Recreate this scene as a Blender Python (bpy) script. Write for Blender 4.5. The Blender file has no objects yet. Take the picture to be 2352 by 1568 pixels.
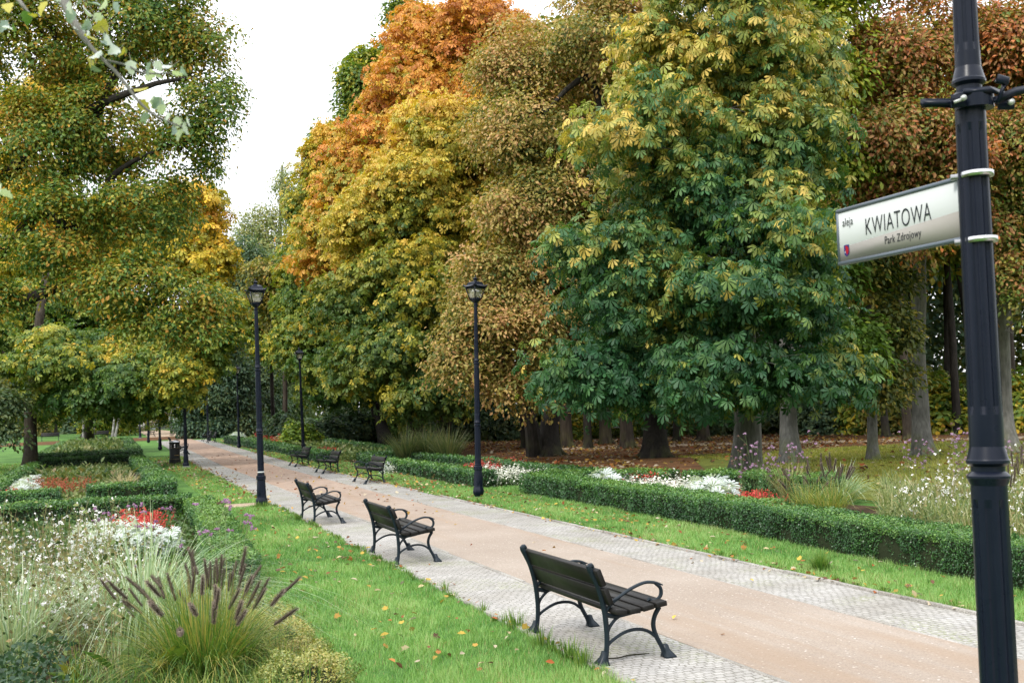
import bpy, math, random
import numpy as np
from mathutils import Vector, Matrix, Euler

SC = bpy.context.scene
COL = SC.collection
R = math.radians

# ------------------------------------------------------------------ camera
# world axes: +X runs across the alley (left to right), +Y along it, Z up
EYE, YAW, PITCH, ROLL = 1.95, R(19.7), R(3.40), R(-2.12)
cam_d = bpy.data.cameras.new("camera")
cam = bpy.data.objects.new("camera", cam_d)
COL.objects.link(cam)
cam_d.sensor_width, cam_d.lens = 36.0, 39.55
cam_d.clip_start, cam_d.clip_end = 0.05, 3000
cam_d.dof.use_dof = True
cam_d.dof.focus_distance = 13.0
cam_d.dof.aperture_fstop = 6.5
cam.matrix_world = (Matrix.Translation((0, 0, EYE)) @ Matrix.Rotation(-YAW, 4, 'Z')
                    @ Matrix.Rotation(R(90) + PITCH, 4, 'X') @ Matrix.Rotation(ROLL, 4, 'Z'))
SC.camera = cam

# ------------------------------------------------------------------ sky, sun, exposure
SUN_EL, SUN_AZ = R(46), R(236)          # azimuth clockwise from +Y
w = bpy.data.worlds.new("World"); SC.world = w; w.use_nodes = True
nt = w.node_tree; nt.nodes.clear()
sky = nt.nodes.new('ShaderNodeTexSky'); sky.sky_type = 'NISHITA'; sky.sun_disc = False
sky.sun_elevation, sky.sun_rotation = SUN_EL, SUN_AZ
mx = nt.nodes.new('ShaderNodeMix'); mx.data_type = 'RGBA'
mx.inputs[0].default_value = 0.86       # thin white cloud over the whole sky
mx.inputs[7].default_value = (12.4, 12.6, 12.9, 1)
tc = nt.nodes.new('ShaderNodeTexCoord'); sx = nt.nodes.new('ShaderNodeSeparateXYZ'); nt.links.new(tc.outputs['Generated'], sx.inputs[0])
mr = nt.nodes.new('ShaderNodeMapRange'); mr.inputs[1].default_value = 0; mr.inputs[2].default_value = 1; mr.inputs[3].default_value = 7.6; mr.inputs[4].default_value = 19.5
nt.links.new(sx.outputs[2], mr.inputs[0])          # overcast: bright overhead, dimmer towards the horizon
cl = nt.nodes.new('ShaderNodeMix'); cl.data_type = 'RGBA'; cl.blend_type = 'MULTIPLY'; cl.inputs[0].default_value = 1
cl.inputs[7].default_value = (.985, 1.0, 1.03, 1); nt.links.new(mr.outputs[0], cl.inputs[6]); nt.links.new(cl.outputs[2], mx.inputs[7])
bg = nt.nodes.new('ShaderNodeBackground'); bg.inputs[1].default_value = 0.10
wo = nt.nodes.new('ShaderNodeOutputWorld')
nt.links.new(sky.outputs[0], mx.inputs[6]); nt.links.new(mx.outputs[2], bg.inputs[0]); nt.links.new(bg.outputs[0], wo.inputs[0])
sun_d = bpy.data.lights.new("sun", 'SUN'); sun_d.energy = 1.5; sun_d.angle = R(11); sun_d.color = (1, .95, .87)
sun = bpy.data.objects.new("sun", sun_d); COL.objects.link(sun)
sun.rotation_euler = (R(90) - SUN_EL, 0, R(180) - SUN_AZ)
SC.view_settings.view_transform = 'Standard'; SC.view_settings.look = 'None'
SC.view_settings.gamma = 1.0; SC.view_settings.exposure = 0.98

# ------------------------------------------------------------------ geometry helpers
rng = np.random.default_rng(11)
random.seed(5)
FPX = 4500 * 2352 / 4096


def terr(u):
    return np.clip((np.asarray(u, float) - 47) * .0085, 0, .72)


def ray(px, py):
    """direction (world) of a photo point, scaled to one metre of depth; used to survey the place"""
    u0, v0 = px - 1176, py - 784
    cr, sr = math.cos(ROLL), math.sin(ROLL)
    a, b = cr * u0 + sr * v0, -sr * u0 + cr * v0
    cp, sp = math.cos(PITCH), math.sin(PITCH)
    x, y, z = a / FPX, cp + sp * b / FPX, sp - cp * b / FPX
    ca, sa = math.cos(YAW), math.sin(YAW)
    return np.array([x * ca + y * sa, -x * sa + y * ca, z])


def PX(px, py, depth):
    return ray(px, py) * depth + np.array([0, 0, EYE])


def GX(px, py, z=0.0):
    wv = ray(px, py); t = 0.0
    for _ in range(50):
        g = wv * ((z + t - EYE) / wv[2]); t = .5 * t + .5 * float(terr(g[1]))
    return g[0], g[1]


def dist2cam(P):
    return np.sqrt(P[..., 0] ** 2 + P[..., 1] ** 2 + (P[..., 2] - EYE) ** 2)


_nd = np.random.default_rng(3)
_DIR = _nd.normal(size=(24, 3)); _PH = _nd.uniform(0, 6.28, 24)


def fbm(P, scale, seed=0):
    """cheap smooth noise in about -1..1"""
    P = np.asarray(P, float) / scale
    o = np.zeros(P.shape[:-1]); k0 = seed * 5
    amp, f = 1.0, 1.0
    for oct_ in range(3):
        s = 0
        for j in range(4):
            i = (k0 + oct_ * 4 + j) % 24
            s = s + np.sin(P @ (_DIR[i] * f * 1.6) + _PH[(i + seed) % 24] + seed)
        o = o + amp * s / 2.4; amp *= .55; f *= 2.1
    return o / 1.6


def unit(a):
    return a / np.maximum(np.linalg.norm(a, axis=-1, keepdims=True), 1e-9)


class MB:
    def __init__(s):
        s.v, s.f, s.c, s.n = [], [], [], 0

    def add(s, V, F, mat=0, col=(1, 1, 1)):
        V = np.asarray(V, float).reshape(-1, 3)
        if not isinstance(F, list):
            F = [F]
        for a in F:
            a = np.asarray(a, np.int64)
            if a.ndim == 1:
                a = a[None]
            if len(a):
                s.f.append((a + s.n, mat))
        c = np.asarray(col, float)
        s.c.append(np.broadcast_to(c, (len(V), 3)) if c.ndim == 1 else c)
        s.v.append(V); s.n += len(V)

    def mesh(s, name, mats, smooth=False, sharp=32):
        me = bpy.data.meshes.new(name)
        V = np.concatenate(s.v) if s.v else np.zeros((0, 3))
        me.vertices.add(len(V)); me.vertices.foreach_set("co", V.astype(np.float32).ravel())
        tot = np.concatenate([np.full(len(a), a.shape[1]) for a, _ in s.f]).astype(np.int32)
        idx = np.concatenate([a.ravel() for a, _ in s.f]).astype(np.int32)
        mi = np.concatenate([np.full(len(a), m) for a, m in s.f]).astype(np.int32)
        me.loops.add(len(idx)); me.loops.foreach_set("vertex_index", idx)
        me.polygons.add(len(tot))
        me.polygons.foreach_set("loop_start", np.concatenate([[0], np.cumsum(tot)[:-1]]).astype(np.int32))
        me.polygons.foreach_set("loop_total", tot)
        me.polygons.foreach_set("material_index", mi)
        if smooth:
            me.polygons.foreach_set("use_smooth", np.ones(len(tot), bool))
        at = me.color_attributes.new("col", 'FLOAT_COLOR', 'POINT')
        cc = np.ones((len(V), 4), np.float32); cc[:, :3] = np.concatenate(s.c)
        at.data.foreach_set("color", cc.ravel())
        for m in (mats if isinstance(mats, (list, tuple)) else [mats]):
            me.materials.append(m)
        me.update(calc_edges=True)
        if smooth:
            try:
                me.set_sharp_from_angle(angle=R(sharp))
            except Exception:
                pass
        return me

    def build(s, name, mats, parent=None, smooth=False, sharp=32):
        return link(name, s.mesh(name, mats, smooth, sharp), parent)


def link(name, data, parent=None, loc=None, rot=None):
    o = bpy.data.objects.new(name, data); COL.objects.link(o)
    if parent is not None:
        o.parent = parent
    if loc is not None:
        o.location = loc
    if rot is not None:
        o.rotation_euler = rot
    return o


def tag(o, label=None, cat=None, group=None, kind=None):
    if label: o['label'] = label
    if cat: o['category'] = cat
    if group: o['group'] = group
    if kind: o['kind'] = kind
    return o


def thing(name, label, cat, loc=(0, 0, 0), rot=(0, 0, 0), group=None):
    return tag(link(name, None, None, loc, rot), label, cat, group)


def copy_tree(o, parent=None):
    c = o.copy(); COL.objects.link(c)
    if parent is not None:
        c.parent = parent
    for ch in list(o.children):
        copy_tree(ch, c)
    return c


def box(mb, c, s, mat=0, rot=None, col=(1, 1, 1), bev=0.0):
    """box; with bev the long edges are chamfered (x is the length)"""
    hx, hy, hz = np.array(s) / 2
    if bev:
        pr = [(-hy + bev, -hz), (hy - bev, -hz), (hy, -hz + bev), (hy, hz - bev), (hy - bev, hz), (-hy + bev, hz), (-hy, hz - bev), (-hy, -hz + bev)]
    else:
        pr = [(-hy, -hz), (hy, -hz), (hy, hz), (-hy, hz)]
    k = len(pr)
    e = bev * .7
    V, F = [], []
    for x, q in ((-hx, 1), (-hx + e, 0), (hx - e, 0), (hx, 1)) if bev else ((-hx, 0), (hx, 0)):
        for (y, z) in pr:
            sc = (1 - e / hy, 1 - e / hz) if q else (1, 1)
            V.append((x, y * sc[0], z * sc[1]))
    rows = 4 if bev else 2
    for r_ in range(rows - 1):
        for i in range(k):
            a, b = r_ * k + i, r_ * k + (i + 1) % k
            F.append([a, a + k, b + k, b])
    V = np.array(V)
    if rot is not None:
        V = V @ np.array(Euler(rot).to_matrix()).T
    mb.add(V + np.array(c), [np.array(F)[:, ::-1], np.arange(k)[::-1][None][:, ::-1], (np.arange(k) + (rows - 1) * k)[None][:, ::-1][:, ::-1]], mat, col)


def tube(mb, pts, rad, sides=8, mat=0, col=(1, 1, 1), caps=True, flat=None, ref=None):
    """swept tube; rad per point; flat=(a,b) scales the section's two axes"""
    P = np.asarray(pts, float); n = len(P)
    rad = np.asarray(rad, float)
    rad = np.interp(np.linspace(0, 1, n), np.linspace(0, 1, rad.size), rad.ravel()) if rad.size > 1 else np.full(n, float(rad))
    T = np.zeros_like(P); T[1:-1] = P[2:] - P[:-2]; T[0] = P[1] - P[0]; T[-1] = P[-1] - P[-2]
    T = unit(T)
    if ref is None:
        ref = np.array([0, 0, 1.]) if abs(T[0][2]) < .9 else np.array([1., 0, 0])
        U = [unit(np.cross(T[0], ref))]
        for i in range(1, n):
            u = U[-1] - T[i] * (U[-1] @ T[i]); U.append(unit(u))
        U = np.array(U)
    else:
        ref = np.asarray(ref, float)
        U = np.array([unit(ref - t * (ref @ t)) for t in T])
    B = np.cross(T, U)
    a = np.linspace(0, 2 * np.pi, sides, endpoint=False)
    fa, fb = flat or (1, 1)
    V = P[:, None] + rad[:, None, None] * (fa * np.cos(a)[None, :, None] * U[:, None] + fb * np.sin(a)[None, :, None] * B[:, None])
    i = np.arange(n - 1)[:, None] * sides; j = np.arange(sides)[None]
    F = np.stack([i + j, i + (j + 1) % sides, i + sides + (j + 1) % sides, i + sides + j], -1).reshape(-1, 4)
    fs = [F]
    if caps:
        fs += [np.arange(sides)[::-1][None], (np.arange(sides) + (n - 1) * sides)[None]]
    if np.asarray(col).ndim == 2:
        col = np.repeat(np.asarray(col), sides, 0)
    mb.add(V, fs, mat, col)


def spline(pts, n=16):
    """Catmull-Rom through the points"""
    P = np.asarray(pts, float)
    Q = np.vstack([2 * P[0] - P[1], P, 2 * P[-1] - P[-2]])
    out = []
    seg = len(P) - 1
    for k in range(seg):
        p0, p1, p2, p3 = Q[k:k + 4]
        m = max(2, n // seg)
        for t in np.linspace(0, 1, m, endpoint=False):
            out.append(.5 * ((2 * p1) + (-p0 + p2) * t + (2 * p0 - 5 * p1 + 4 * p2 - p3) * t * t + (-p0 + 3 * p1 - 3 * p2 + p3) * t ** 3))
    out.append(P[-1])
    return np.array(out)


def lathe(mb, prof, sides=24, mat=0, c=(0, 0, 0), col=(1, 1, 1), flutes=None, phase=0.0):
    """prof: (r, z[, groove]); grooves are round-bottomed flutes of that depth"""
    a = np.linspace(0, 2 * np.pi, sides, endpoint=False) + phase
    V = []
    for p in prof:
        r, z = p[0], p[1]; g = p[2] if len(p) > 2 else 0
        rr = np.full(sides, r)
        if g and flutes:
            ph = (a * flutes / (2 * np.pi)) % 1.0
            rr = r - g * np.clip(1 - (np.abs(ph - .5) / .17) ** 4, 0, 1)
        V.append(np.stack([rr * np.cos(a), rr * np.sin(a), np.full(sides, z)], -1))
    n = len(prof)
    V = np.array(V).reshape(-1, 3) + np.array(c)
    i = np.arange(n - 1)[:, None] * sides; j = np.arange(sides)[None]
    F = np.stack([i + j, i + (j + 1) % sides, i + sides + (j + 1) % sides, i + sides + j], -1).reshape(-1, 4)
    mb.add(V, [F, np.arange(sides)[::-1][None], (np.arange(sides) + (n - 1) * sides)[None]], mat, col)


# leaf shapes: x along the leaf, y across, z along its normal
def tmpl_blade():
    return np.array([(0, 0, 0), (.45, .3, .04), (1, 0, -.04), (.45, -.3, .04)]), [np.array([[0, 3, 2, 1]])]


def tmpl_fold():
    return np.array([(0, 0, 0), (.4, .26, .09), (.75, .2, .03), (1, 0, -.12), (.75, -.2, .03), (.4, -.26, .09)]), [np.array([[0, 3, 2, 1], [0, 5, 4, 3]])]


def tmpl_palm(n=6, spread=125, wid=.17, droop=.32, lens=None):
    V, F = [], []
    for k in range(n):
        a = R(-spread + 2 * spread * k / (n - 1))
        L = (lens[k] if lens else .62 + .38 * math.cos(a * .75))
        q = [(.06, 0, 0), (.5, wid * .62, 0), (.78, wid, 0), (1, 0, 0), (.78, -wid, 0), (.5, -wid * .62, 0)]
        b = len(V)
        for (x, y, z) in q:
            x, y = x * L, y * L
            V.append((x * math.cos(a) - y * math.sin(a), x * math.sin(a) + y * math.cos(a), -droop * (x * x) + .02 * k % .03))
        F.append([b, b + 1, b + 2, b + 3, b + 4, b + 5])
    return np.array(V), [np.array(F)]


def tmpl_lobed():
    """five-pointed maple leaf, flat"""
    pts = [(0, 0), (.12, -.42), (.35, -.3), (.5, -.52), (.62, -.2), (1, 0), (.62, .2), (.5, .52), (.35, .3), (.12, .42)]
    V = np.array([(x, y, -.15 * (x - .4) ** 2 + .1 * abs(y)) for x, y in pts] + [(.35, 0, 0)])
    F = np.array([[10, i, (i + 1) % 10] for i in range(10)])
    return V, [F]


def scatter(mb, P, N, size, col, tm, mat=0, D=None, jit=.0):
    """put leaf TM at each point P with normal N and tip direction D"""
    n = len(P)
    if n == 0:
        return
    N = unit(N)
    if D is None:
        D = rng.normal(size=(n, 3))
    T = unit(D - N * np.sum(D * N, -1, keepdims=True))
    B = np.cross(N, T)
    tv, tf = tm
    size = np.broadcast_to(np.asarray(size, float), (n,))
    V = P[:, None] + size[:, None, None] * (T[:, None] * tv[None, :, 0, None] + B[:, None] * tv[None, :, 1, None] + N[:, None] * tv[None, :, 2, None])
    k = len(tv)
    off = (np.arange(n) * k)[:, None, None]
    F = [(f[None] + off).reshape(-1, f.shape[1]) for f in tf]
    c = np.repeat(np.asarray(col), k, 0) if np.asarray(col).ndim == 2 else col
    mb.add(V, F, mat, c)


def grad(stops, t):
    t = np.clip(t, 0, .9999) * (len(stops) - 1)
    i = t.astype(int); f = (t - i)[:, None]
    S = np.asarray(stops, float)
    return S[i] * (1 - f) + S[i + 1] * f


# ------------------------------------------------------------------ materials
def mat(name, col=(.5, .5, .5), rough=.6, spec=.5, metal=0.0, attr=False):
    m = bpy.data.materials.new(name); m.use_nodes = True
    p = m.node_tree.nodes['Principled BSDF']
    p.inputs['Base Color'].default_value = (*col, 1); p.inputs['Roughness'].default_value = rough
    p.inputs['Specular IOR Level'].default_value = spec; p.inputs['Metallic'].default_value = metal
    if attr:
        a = m.node_tree.nodes.new('ShaderNodeAttribute'); a.attribute_name = 'col'
        m.node_tree.links.new(a.outputs['Color'], p.inputs['Base Color'])
    return m


def leaf_mat(name, rough=.45, spec=.35, trans=.3, warm=(1.15, 1.25, .55)):
    m = bpy.data.materials.new(name); m.use_nodes = True
    n, l = m.node_tree.nodes, m.node_tree.links
    p = n['Principled BSDF']; out = n['Material Output']
    p.inputs['Roughness'].default_value = rough; p.inputs['Specular IOR Level'].default_value = spec
    a = n.new('ShaderNodeAttribute'); a.attribute_name = 'col'
    l.new(a.outputs['Color'], p.inputs['Base Color'])
    mu = n.new('ShaderNodeMix'); mu.data_type = 'RGBA'; mu.blend_type = 'MULTIPLY'; mu.inputs[0].default_value = 1
    mu.inputs[7].default_value = (*warm, 1); l.new(a.outputs['Color'], mu.inputs[6])
    t = n.new('ShaderNodeBsdfTranslucent'); l.new(mu.outputs[2], t.inputs['Color'])
    ms = n.new('ShaderNodeMixShader'); ms.inputs[0].default_value = trans
    l.new(p.outputs[0], ms.inputs[1]); l.new(t.outputs[0], ms.inputs[2]); l.new(ms.outputs[0], out.inputs['Surface'])
    return m


class NT:
    """small node wiring helper for the ground materials"""
    def __init__(s, name, rough=.9, spec=.2):
        s.m = bpy.data.materials.new(name); s.m.use_nodes = True
        s.n, s.l = s.m.node_tree.nodes, s.m.node_tree.links
        s.p = s.n['Principled BSDF']; s.p.inputs['Roughness'].default_value = rough; s.p.inputs['Specular IOR Level'].default_value = spec
        s.co = s.n.new('ShaderNodeTexCoord').outputs['Object']

    def noise(s, scale, detail=4, rough=.55, vec=None, out=0):
        t = s.n.new('ShaderNodeTexNoise'); t.inputs['Scale'].default_value = scale; t.inputs['Detail'].default_value = detail; t.inputs['Roughness'].default_value = rough
        s.l.new(vec or s.co, t.inputs['Vector']); return t.outputs[out]

    def voro(s, scale, vec=None, feature='F1', out='Distance', rand=1.0):
        t = s.n.new('ShaderNodeTexVoronoi'); t.feature = feature; t.inputs['Scale'].default_value = scale; t.inputs['Randomness'].default_value = rand
        s.l.new(vec or s.co, t.inputs['Vector']); return t.outputs[out]

    def ramp(s, fac, stops, interp='LINEAR'):
        t = s.n.new('ShaderNodeValToRGB'); e = t.color_ramp.elements; t.color_ramp.interpolation = interp
        while len(e) < len(stops): e.new(.5)
        for q, (pos, c) in zip(e, stops):
            q.position = pos; q.color = (*c, 1) if len(c) == 3 else c
        s.l.new(fac, t.inputs[0]); return t.outputs[0]

    def mix(s, fac, a, b, mode='MIX'):
        t = s.n.new('ShaderNodeMix'); t.data_type = 'RGBA'; t.blend_type = mode
        for sock, v in ((t.inputs[0], fac), (t.inputs[6], a), (t.inputs[7], b)):
            if isinstance(v, (int, float)): sock.default_value = v
            elif isinstance(v, tuple): sock.default_value = (*v, 1)
            else: s.l.new(v, sock)
        return t.outputs[2]

    def math(s, op, a, b=0.0):
        t = s.n.new('ShaderNodeMath'); t.operation = op
        for sock, v in ((t.inputs[0], a), (t.inputs[1], b)):
            if isinstance(v, (int, float)): sock.default_value = v
            else: s.l.new(v, sock)
        return t.outputs[0]

    def mapping(s, scale=(1, 1, 1), rot=(0, 0, 0), vec=None):
        t = s.n.new('ShaderNodeMapping'); t.inputs['Scale'].default_value = scale; t.inputs['Rotation'].default_value = rot
        s.l.new(vec or s.co, t.inputs['Vector']); return t.outputs[0]

    def add(s, a, b, k):
        """a + b*k on vectors"""
        t = s.n.new('ShaderNodeVectorMath'); t.operation = 'MULTIPLY_ADD'
        s.l.new(b, t.inputs[0]); t.inputs[1].default_value = (k, k, k); s.l.new(a, t.inputs[2]); return t.outputs[0]

    def bump(s, h, strength=.5, dist=.02):
        t = s.n.new('ShaderNodeBump'); t.inputs['Strength'].default_value = strength; t.inputs['Distance'].default_value = dist
        s.l.new(h, t.inputs['Height']); s.l.new(t.outputs[0], s.p.inputs['Normal'])

    def out(s, c):
        s.l.new(c, s.p.inputs['Base Color']); return s.m


def m_paving():
    s = NT("granite_setts", .85, .25)
    wob = s.noise(2.6, 2, out=1)
    v = s.add(s.co, wob, .11)
    v = s.add(v, s.noise(13, 2, out=1), .034)
    b = s.n.new('ShaderNodeTexBrick'); b.offset = .5; b.squash = 1
    b.inputs['Scale'].default_value = 1; b.inputs['Brick Width'].default_value = .078; b.inputs['Row Height'].default_value = .066
    b.inputs['Mortar Size'].default_value = .006; b.inputs['Mortar Smooth'].default_value = .35; b.inputs['Bias'].default_value = 0
    b.inputs['Color1'].default_value = (.365, .355, .34, 1); b.inputs['Color2'].default_value = (.325, .316, .302, 1); b.inputs['Mortar'].default_value = (.19, .18, .16, 1)
    s.l.new(v, b.inputs['Vector'])
    # single stones differ
    cell = s.ramp(s.voro(10.5, vec=v, out='Color'), [(.2, (.80, .795, .785)), (.8, (1.12, 1.115, 1.10))])
    c = s.mix(.55, b.outputs['Color'], cell, 'MULTIPLY')
    c = s.mix(s.ramp(s.noise(1.1, 4), [(.35, (0, 0, 0)), (.7, (1, 1, 1))]), c, s.mix(1.0, c, (.76, .74, .70), 'MULTIPLY'))
    # moss in the joints, thick in patches
    mo = s.math('MULTIPLY', s.ramp(s.noise(.9, 3), [(.5, (0, 0, 0)), (.66, (1, 1, 1))]), s.ramp(s.noise(30, 2), [(.5, (0, 0, 0)), (.58, (1, 1, 1))]))
    c = s.mix(s.math('MULTIPLY', mo, .55), c, (.16, .19, .04))
    sp = s.ramp(s.noise(160, 2), [(.35, (.8, .8, .8)), (.65, (1.12, 1.12, 1.12))])
    c = s.mix(1.0, c, sp, 'MULTIPLY')
    h = s.math('SUBTRACT', 1.0, b.outputs['Fac'])
    s.bump(s.math('ADD', h, s.math('MULTIPLY', s.noise(40, 3), .35)), .7, .012)
    return s.out(c)


def m_sand():
    s = NT("sandy_gravel", .95, .15)
    c = s.ramp(s.noise(.55, 5), [(.3, (.245, .200, .163)), (.55, (.275, .231, .192)), (.75, (.31, .266, .226))])
    c = s.mix(1.0, c, s.ramp(s.noise(70, 5, .8), [(.3, (.62, .6, .58)), (.5, (1, 1, 1)), (.7, (1.2, 1.2, 1.2))]), 'MULTIPLY')
    st = s.voro(30, out='Color'); d = s.voro(30)
    sel = s.math('MULTIPLY', s.ramp(st, [(.55, (0, 0, 0)), (.6, (1, 1, 1))]), s.ramp(d, [(.26, (1, 1, 1)), (.34, (0, 0, 0))]))
    c = s.mix(s.math('MULTIPLY', sel, .75), c, s.ramp(st, [(.6, (.2, .17, .14)), (1, (.66, .62, .58))]))
    # damp drag marks along the alley
    tr = s.noise(1.0, 3, vec=s.mapping((2.2, .14, 1), (0, 0, .05)))
    c = s.mix(s.ramp(tr, [(.52, (0, 0, 0)), (.66, (.55, .55, .55))]), c, (.25, .18, .125))
    # farther up the alley the gravel is dirtier with trodden leaves
    sep = s.n.new('ShaderNodeSeparateXYZ'); s.l.new(s.co, sep.inputs[0])
    mr = s.n.new('ShaderNodeMapRange'); mr.inputs[1].default_value = 15; mr.inputs[2].default_value = 42; s.l.new(sep.outputs[1], mr.inputs[0])
    c = s.mix(s.math('MULTIPLY', mr.outputs[0], .8), c, s.ramp(s.noise(3.5, 5, .7), [(.3, (.16, .10, .07)), (.6, (.36, .255, .19))]))
    s.bump(s.math('ADD', s.noise(60, 4, .7), s.math('MULTIPLY', sel, .8)), .5, .012)
    return s.out(c)


def m_ground(name, a, b, c3, scale, fine):
    s = NT(name, .95, .1)
    c = s.ramp(s.noise(scale, 5, .6), [(.3, a), (.55, b), (.75, c3)])
    c = s.mix(1.0, c, s.ramp(s.noise(fine, 4, .75), [(.3, (.5, .5, .5)), (.65, (1.3, 1.3, 1.3))]), 'MULTIPLY')
    s.bump(s.noise(fine * .7, 4), .6, .03)
    return s.out(c)


def m_bark(name, a, b, c3, moss=.0):
    s = NT(name, .9, .2)
    v = s.mapping((5, 5, .9))
    c = s.ramp(s.noise(2.4, 6, .65, vec=v), [(.3, a), (.55, b), (.75, c3)])
    c = s.mix(1.0, c, s.ramp(s.noise(1.1, 3), [(.35, (.7, .7, .7)), (.65, (1.15, 1.15, 1.15))]), 'MULTIPLY')
    if moss:
        sep = s.n.new('ShaderNodeSeparateXYZ'); s.l.new(s.co, sep.inputs[0])
        mr = s.n.new('ShaderNodeMapRange'); mr.inputs[1].default_value = .9; mr.inputs[2].default_value = .05; s.l.new(sep.outputs[2], mr.inputs[0])
        k = s.math('MULTIPLY', mr.outputs[0], s.ramp(s.noise(1.6, 3), [(.42, (0, 0, 0)), (.58, (1, 1, 1))]))
        c = s.mix(s.math('MULTIPLY', k, moss), c, (.10, .12, .02))
    s.bump(s.noise(3, 6, .7, vec=v), .8, .03)
    return s.out(c)


def m_iron(name, col, rough, dirt=.3):
    s = NT(name, rough, .2)
    c = s.mix(s.math('MULTIPLY', s.ramp(s.noise(6, 5, .7), [(.45, (0, 0, 0)), (.75, (1, 1, 1))]), dirt), col, tuple(min(1, x * 2.2 + .012) for x in col))
    r_ = s.math('ADD', rough - .08, s.math('MULTIPLY', s.noise(14, 4), .22)); s.l.new(r_, s.p.inputs['Roughness'])
    s.bump(s.noise(120, 2), .08, .002)
    return s.out(c)


def m_wood(name, a, b):
    s = NT(name, .45, .22)
    v = s.mapping((1.2, 26, 26))
    c = s.ramp(s.noise(2, 5, .6, vec=v), [(.3, a), (.7, b)])
    c = s.mix(s.math('MULTIPLY', s.ramp(s.noise(4, 5, .7), [(.5, (0, 0, 0)), (.75, (1, 1, 1))]), .3), c, (.035, .033, .03))
    s.l.new(s.math('ADD', .34, s.math('MULTIPLY', s.noise(5, 4), .3)), s.p.inputs['Roughness'])
    s.bump(s.noise(3, 4, vec=v), .15, .003)
    return s.out(c)


M = dict(
    paving=m_paving(), sand=m_sand(),
    kerb=m_ground("kerb_concrete", (.2, .185, .16), (.3, .285, .26), (.38, .37, .34), 1.5, 60),
    lawn=m_ground("lawn_soil", (.045, .10, .025), (.08, .17, .038), (.13, .23, .055), .7, 40),
    forest=m_ground("leaf_mould", (.055, .028, .014), (.10, .05, .022), (.16, .085, .03), 1.3, 18),
    moss=m_ground("moss", (.05, .06, .014), (.10, .115, .022), (.15, .15, .03), 1.1, 30),
    soil=m_ground("bed_soil", (.03, .02, .013), (.055, .036, .022), (.08, .05, .03), 2, 40),
    track=m_ground("beaten_path", (.26, .2, .14), (.34, .265, .19), (.40, .32, .24), .8, 50),
    bark=m_bark("brown_bark", (.022, .017, .013), (.05, .04, .03), (.085, .07, .055), .3),
    greybark=m_bark("grey_bark", (.085, .085, .073), (.15, .145, .13), (.23, .225, .20), .8),
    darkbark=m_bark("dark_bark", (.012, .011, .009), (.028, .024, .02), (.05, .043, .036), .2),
    birchbark=m_bark("birch_bark", (.06, .055, .05), (.3, .29, .27), (.46, .45, .43)),
    leaf=leaf_mat("tree_leaves", .5, .3, .32),
    hedge=leaf_mat("box_leaves", .38, .5, .18, (1.1, 1.2, .6)),
    blade=leaf_mat("grass_blades", .5, .3, .3, (1.1, 1.2, .6)),
    petal=leaf_mat("petals", .6, .2, .25, (1, 1, 1)),
    stem=mat("plant_stems", rough=.7, spec=.2, attr=True),
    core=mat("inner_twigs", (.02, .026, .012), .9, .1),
    iron=m_iron("black_paint", (.004, .0065, .015), .27, .10),
    castiron=m_iron("bench_iron", (.010, .017, .024), .36, .2),
    plank=m_wood("bench_planks", (.006, .0055, .005), (.012, .011, .010)),
    steel=mat("steel_band", (.55, .55, .55), .3, .5, 1.0),
    zinc=mat("zinc_bolt", (.42, .43, .41), .5, .5, .5),
    white=mat("sign_white", (.50, .52, .525), .7, .05),
    beige=mat("sign_beige", (.27, .255, .235), .7, .05),
    signframe=mat("sign_frame", (.09, .11, .135), .4, .5, .3),
    ink=mat("sign_ink", (.016, .019, .024), .6, .1),
    blue=mat("crest_blue", (.008, .02, .13), .6, .1), red=mat("crest_red", (.30, .008, .015), .6, .1),
    plastic=mat("black_plastic", (.012, .012, .013), .5, .4),
    gold=mat("gold_print", (.30, .2, .06), .5, .4),
    lid=mat("bin_lid", (.42, .43, .47), .28, .5, .6),
    concrete=m_ground("footing", (.10, .10, .10), (.16, .16, .155), (.2, .2, .19), 3, 60),
    wall=m_ground("pale_render", (.42, .42, .40), (.5, .5, .48), (.55, .55, .53), .5, 8),
    window=mat("dark_window", (.02, .024, .028), .12, .5),
    greymetal=mat("grey_pole", (.3, .32, .33), .45, .5, .4),
    yellow=mat("sign_yellow", (.6, .5, .2), .5, .3),
)
gm = bpy.data.materials.new("lantern_glass"); gm.use_nodes = True
_n, _l = gm.node_tree.nodes, gm.node_tree.links
_g = _n.new('ShaderNodeBsdfGlossy'); _g.inputs['Roughness'].default_value = .12; _g.inputs['Color'].default_value = (.9, .9, .9, 1)
_t = _n.new('ShaderNodeBsdfTransparent'); _t.inputs['Color'].default_value = (.86, .86, .82, 1)
_m = _n.new('ShaderNodeMixShader'); _m.inputs[0].default_value = .10
_l.new(_t.outputs[0], _m.inputs[1]); _l.new(_g.outputs[0], _m.inputs[2]); _l.new(_m.outputs[0], _n['Material Output'].inputs['Surface'])
M['glass'] = gm
M['louvre'] = mat("lantern_reflector", (.62, .58, .47), .4, .4)


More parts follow.
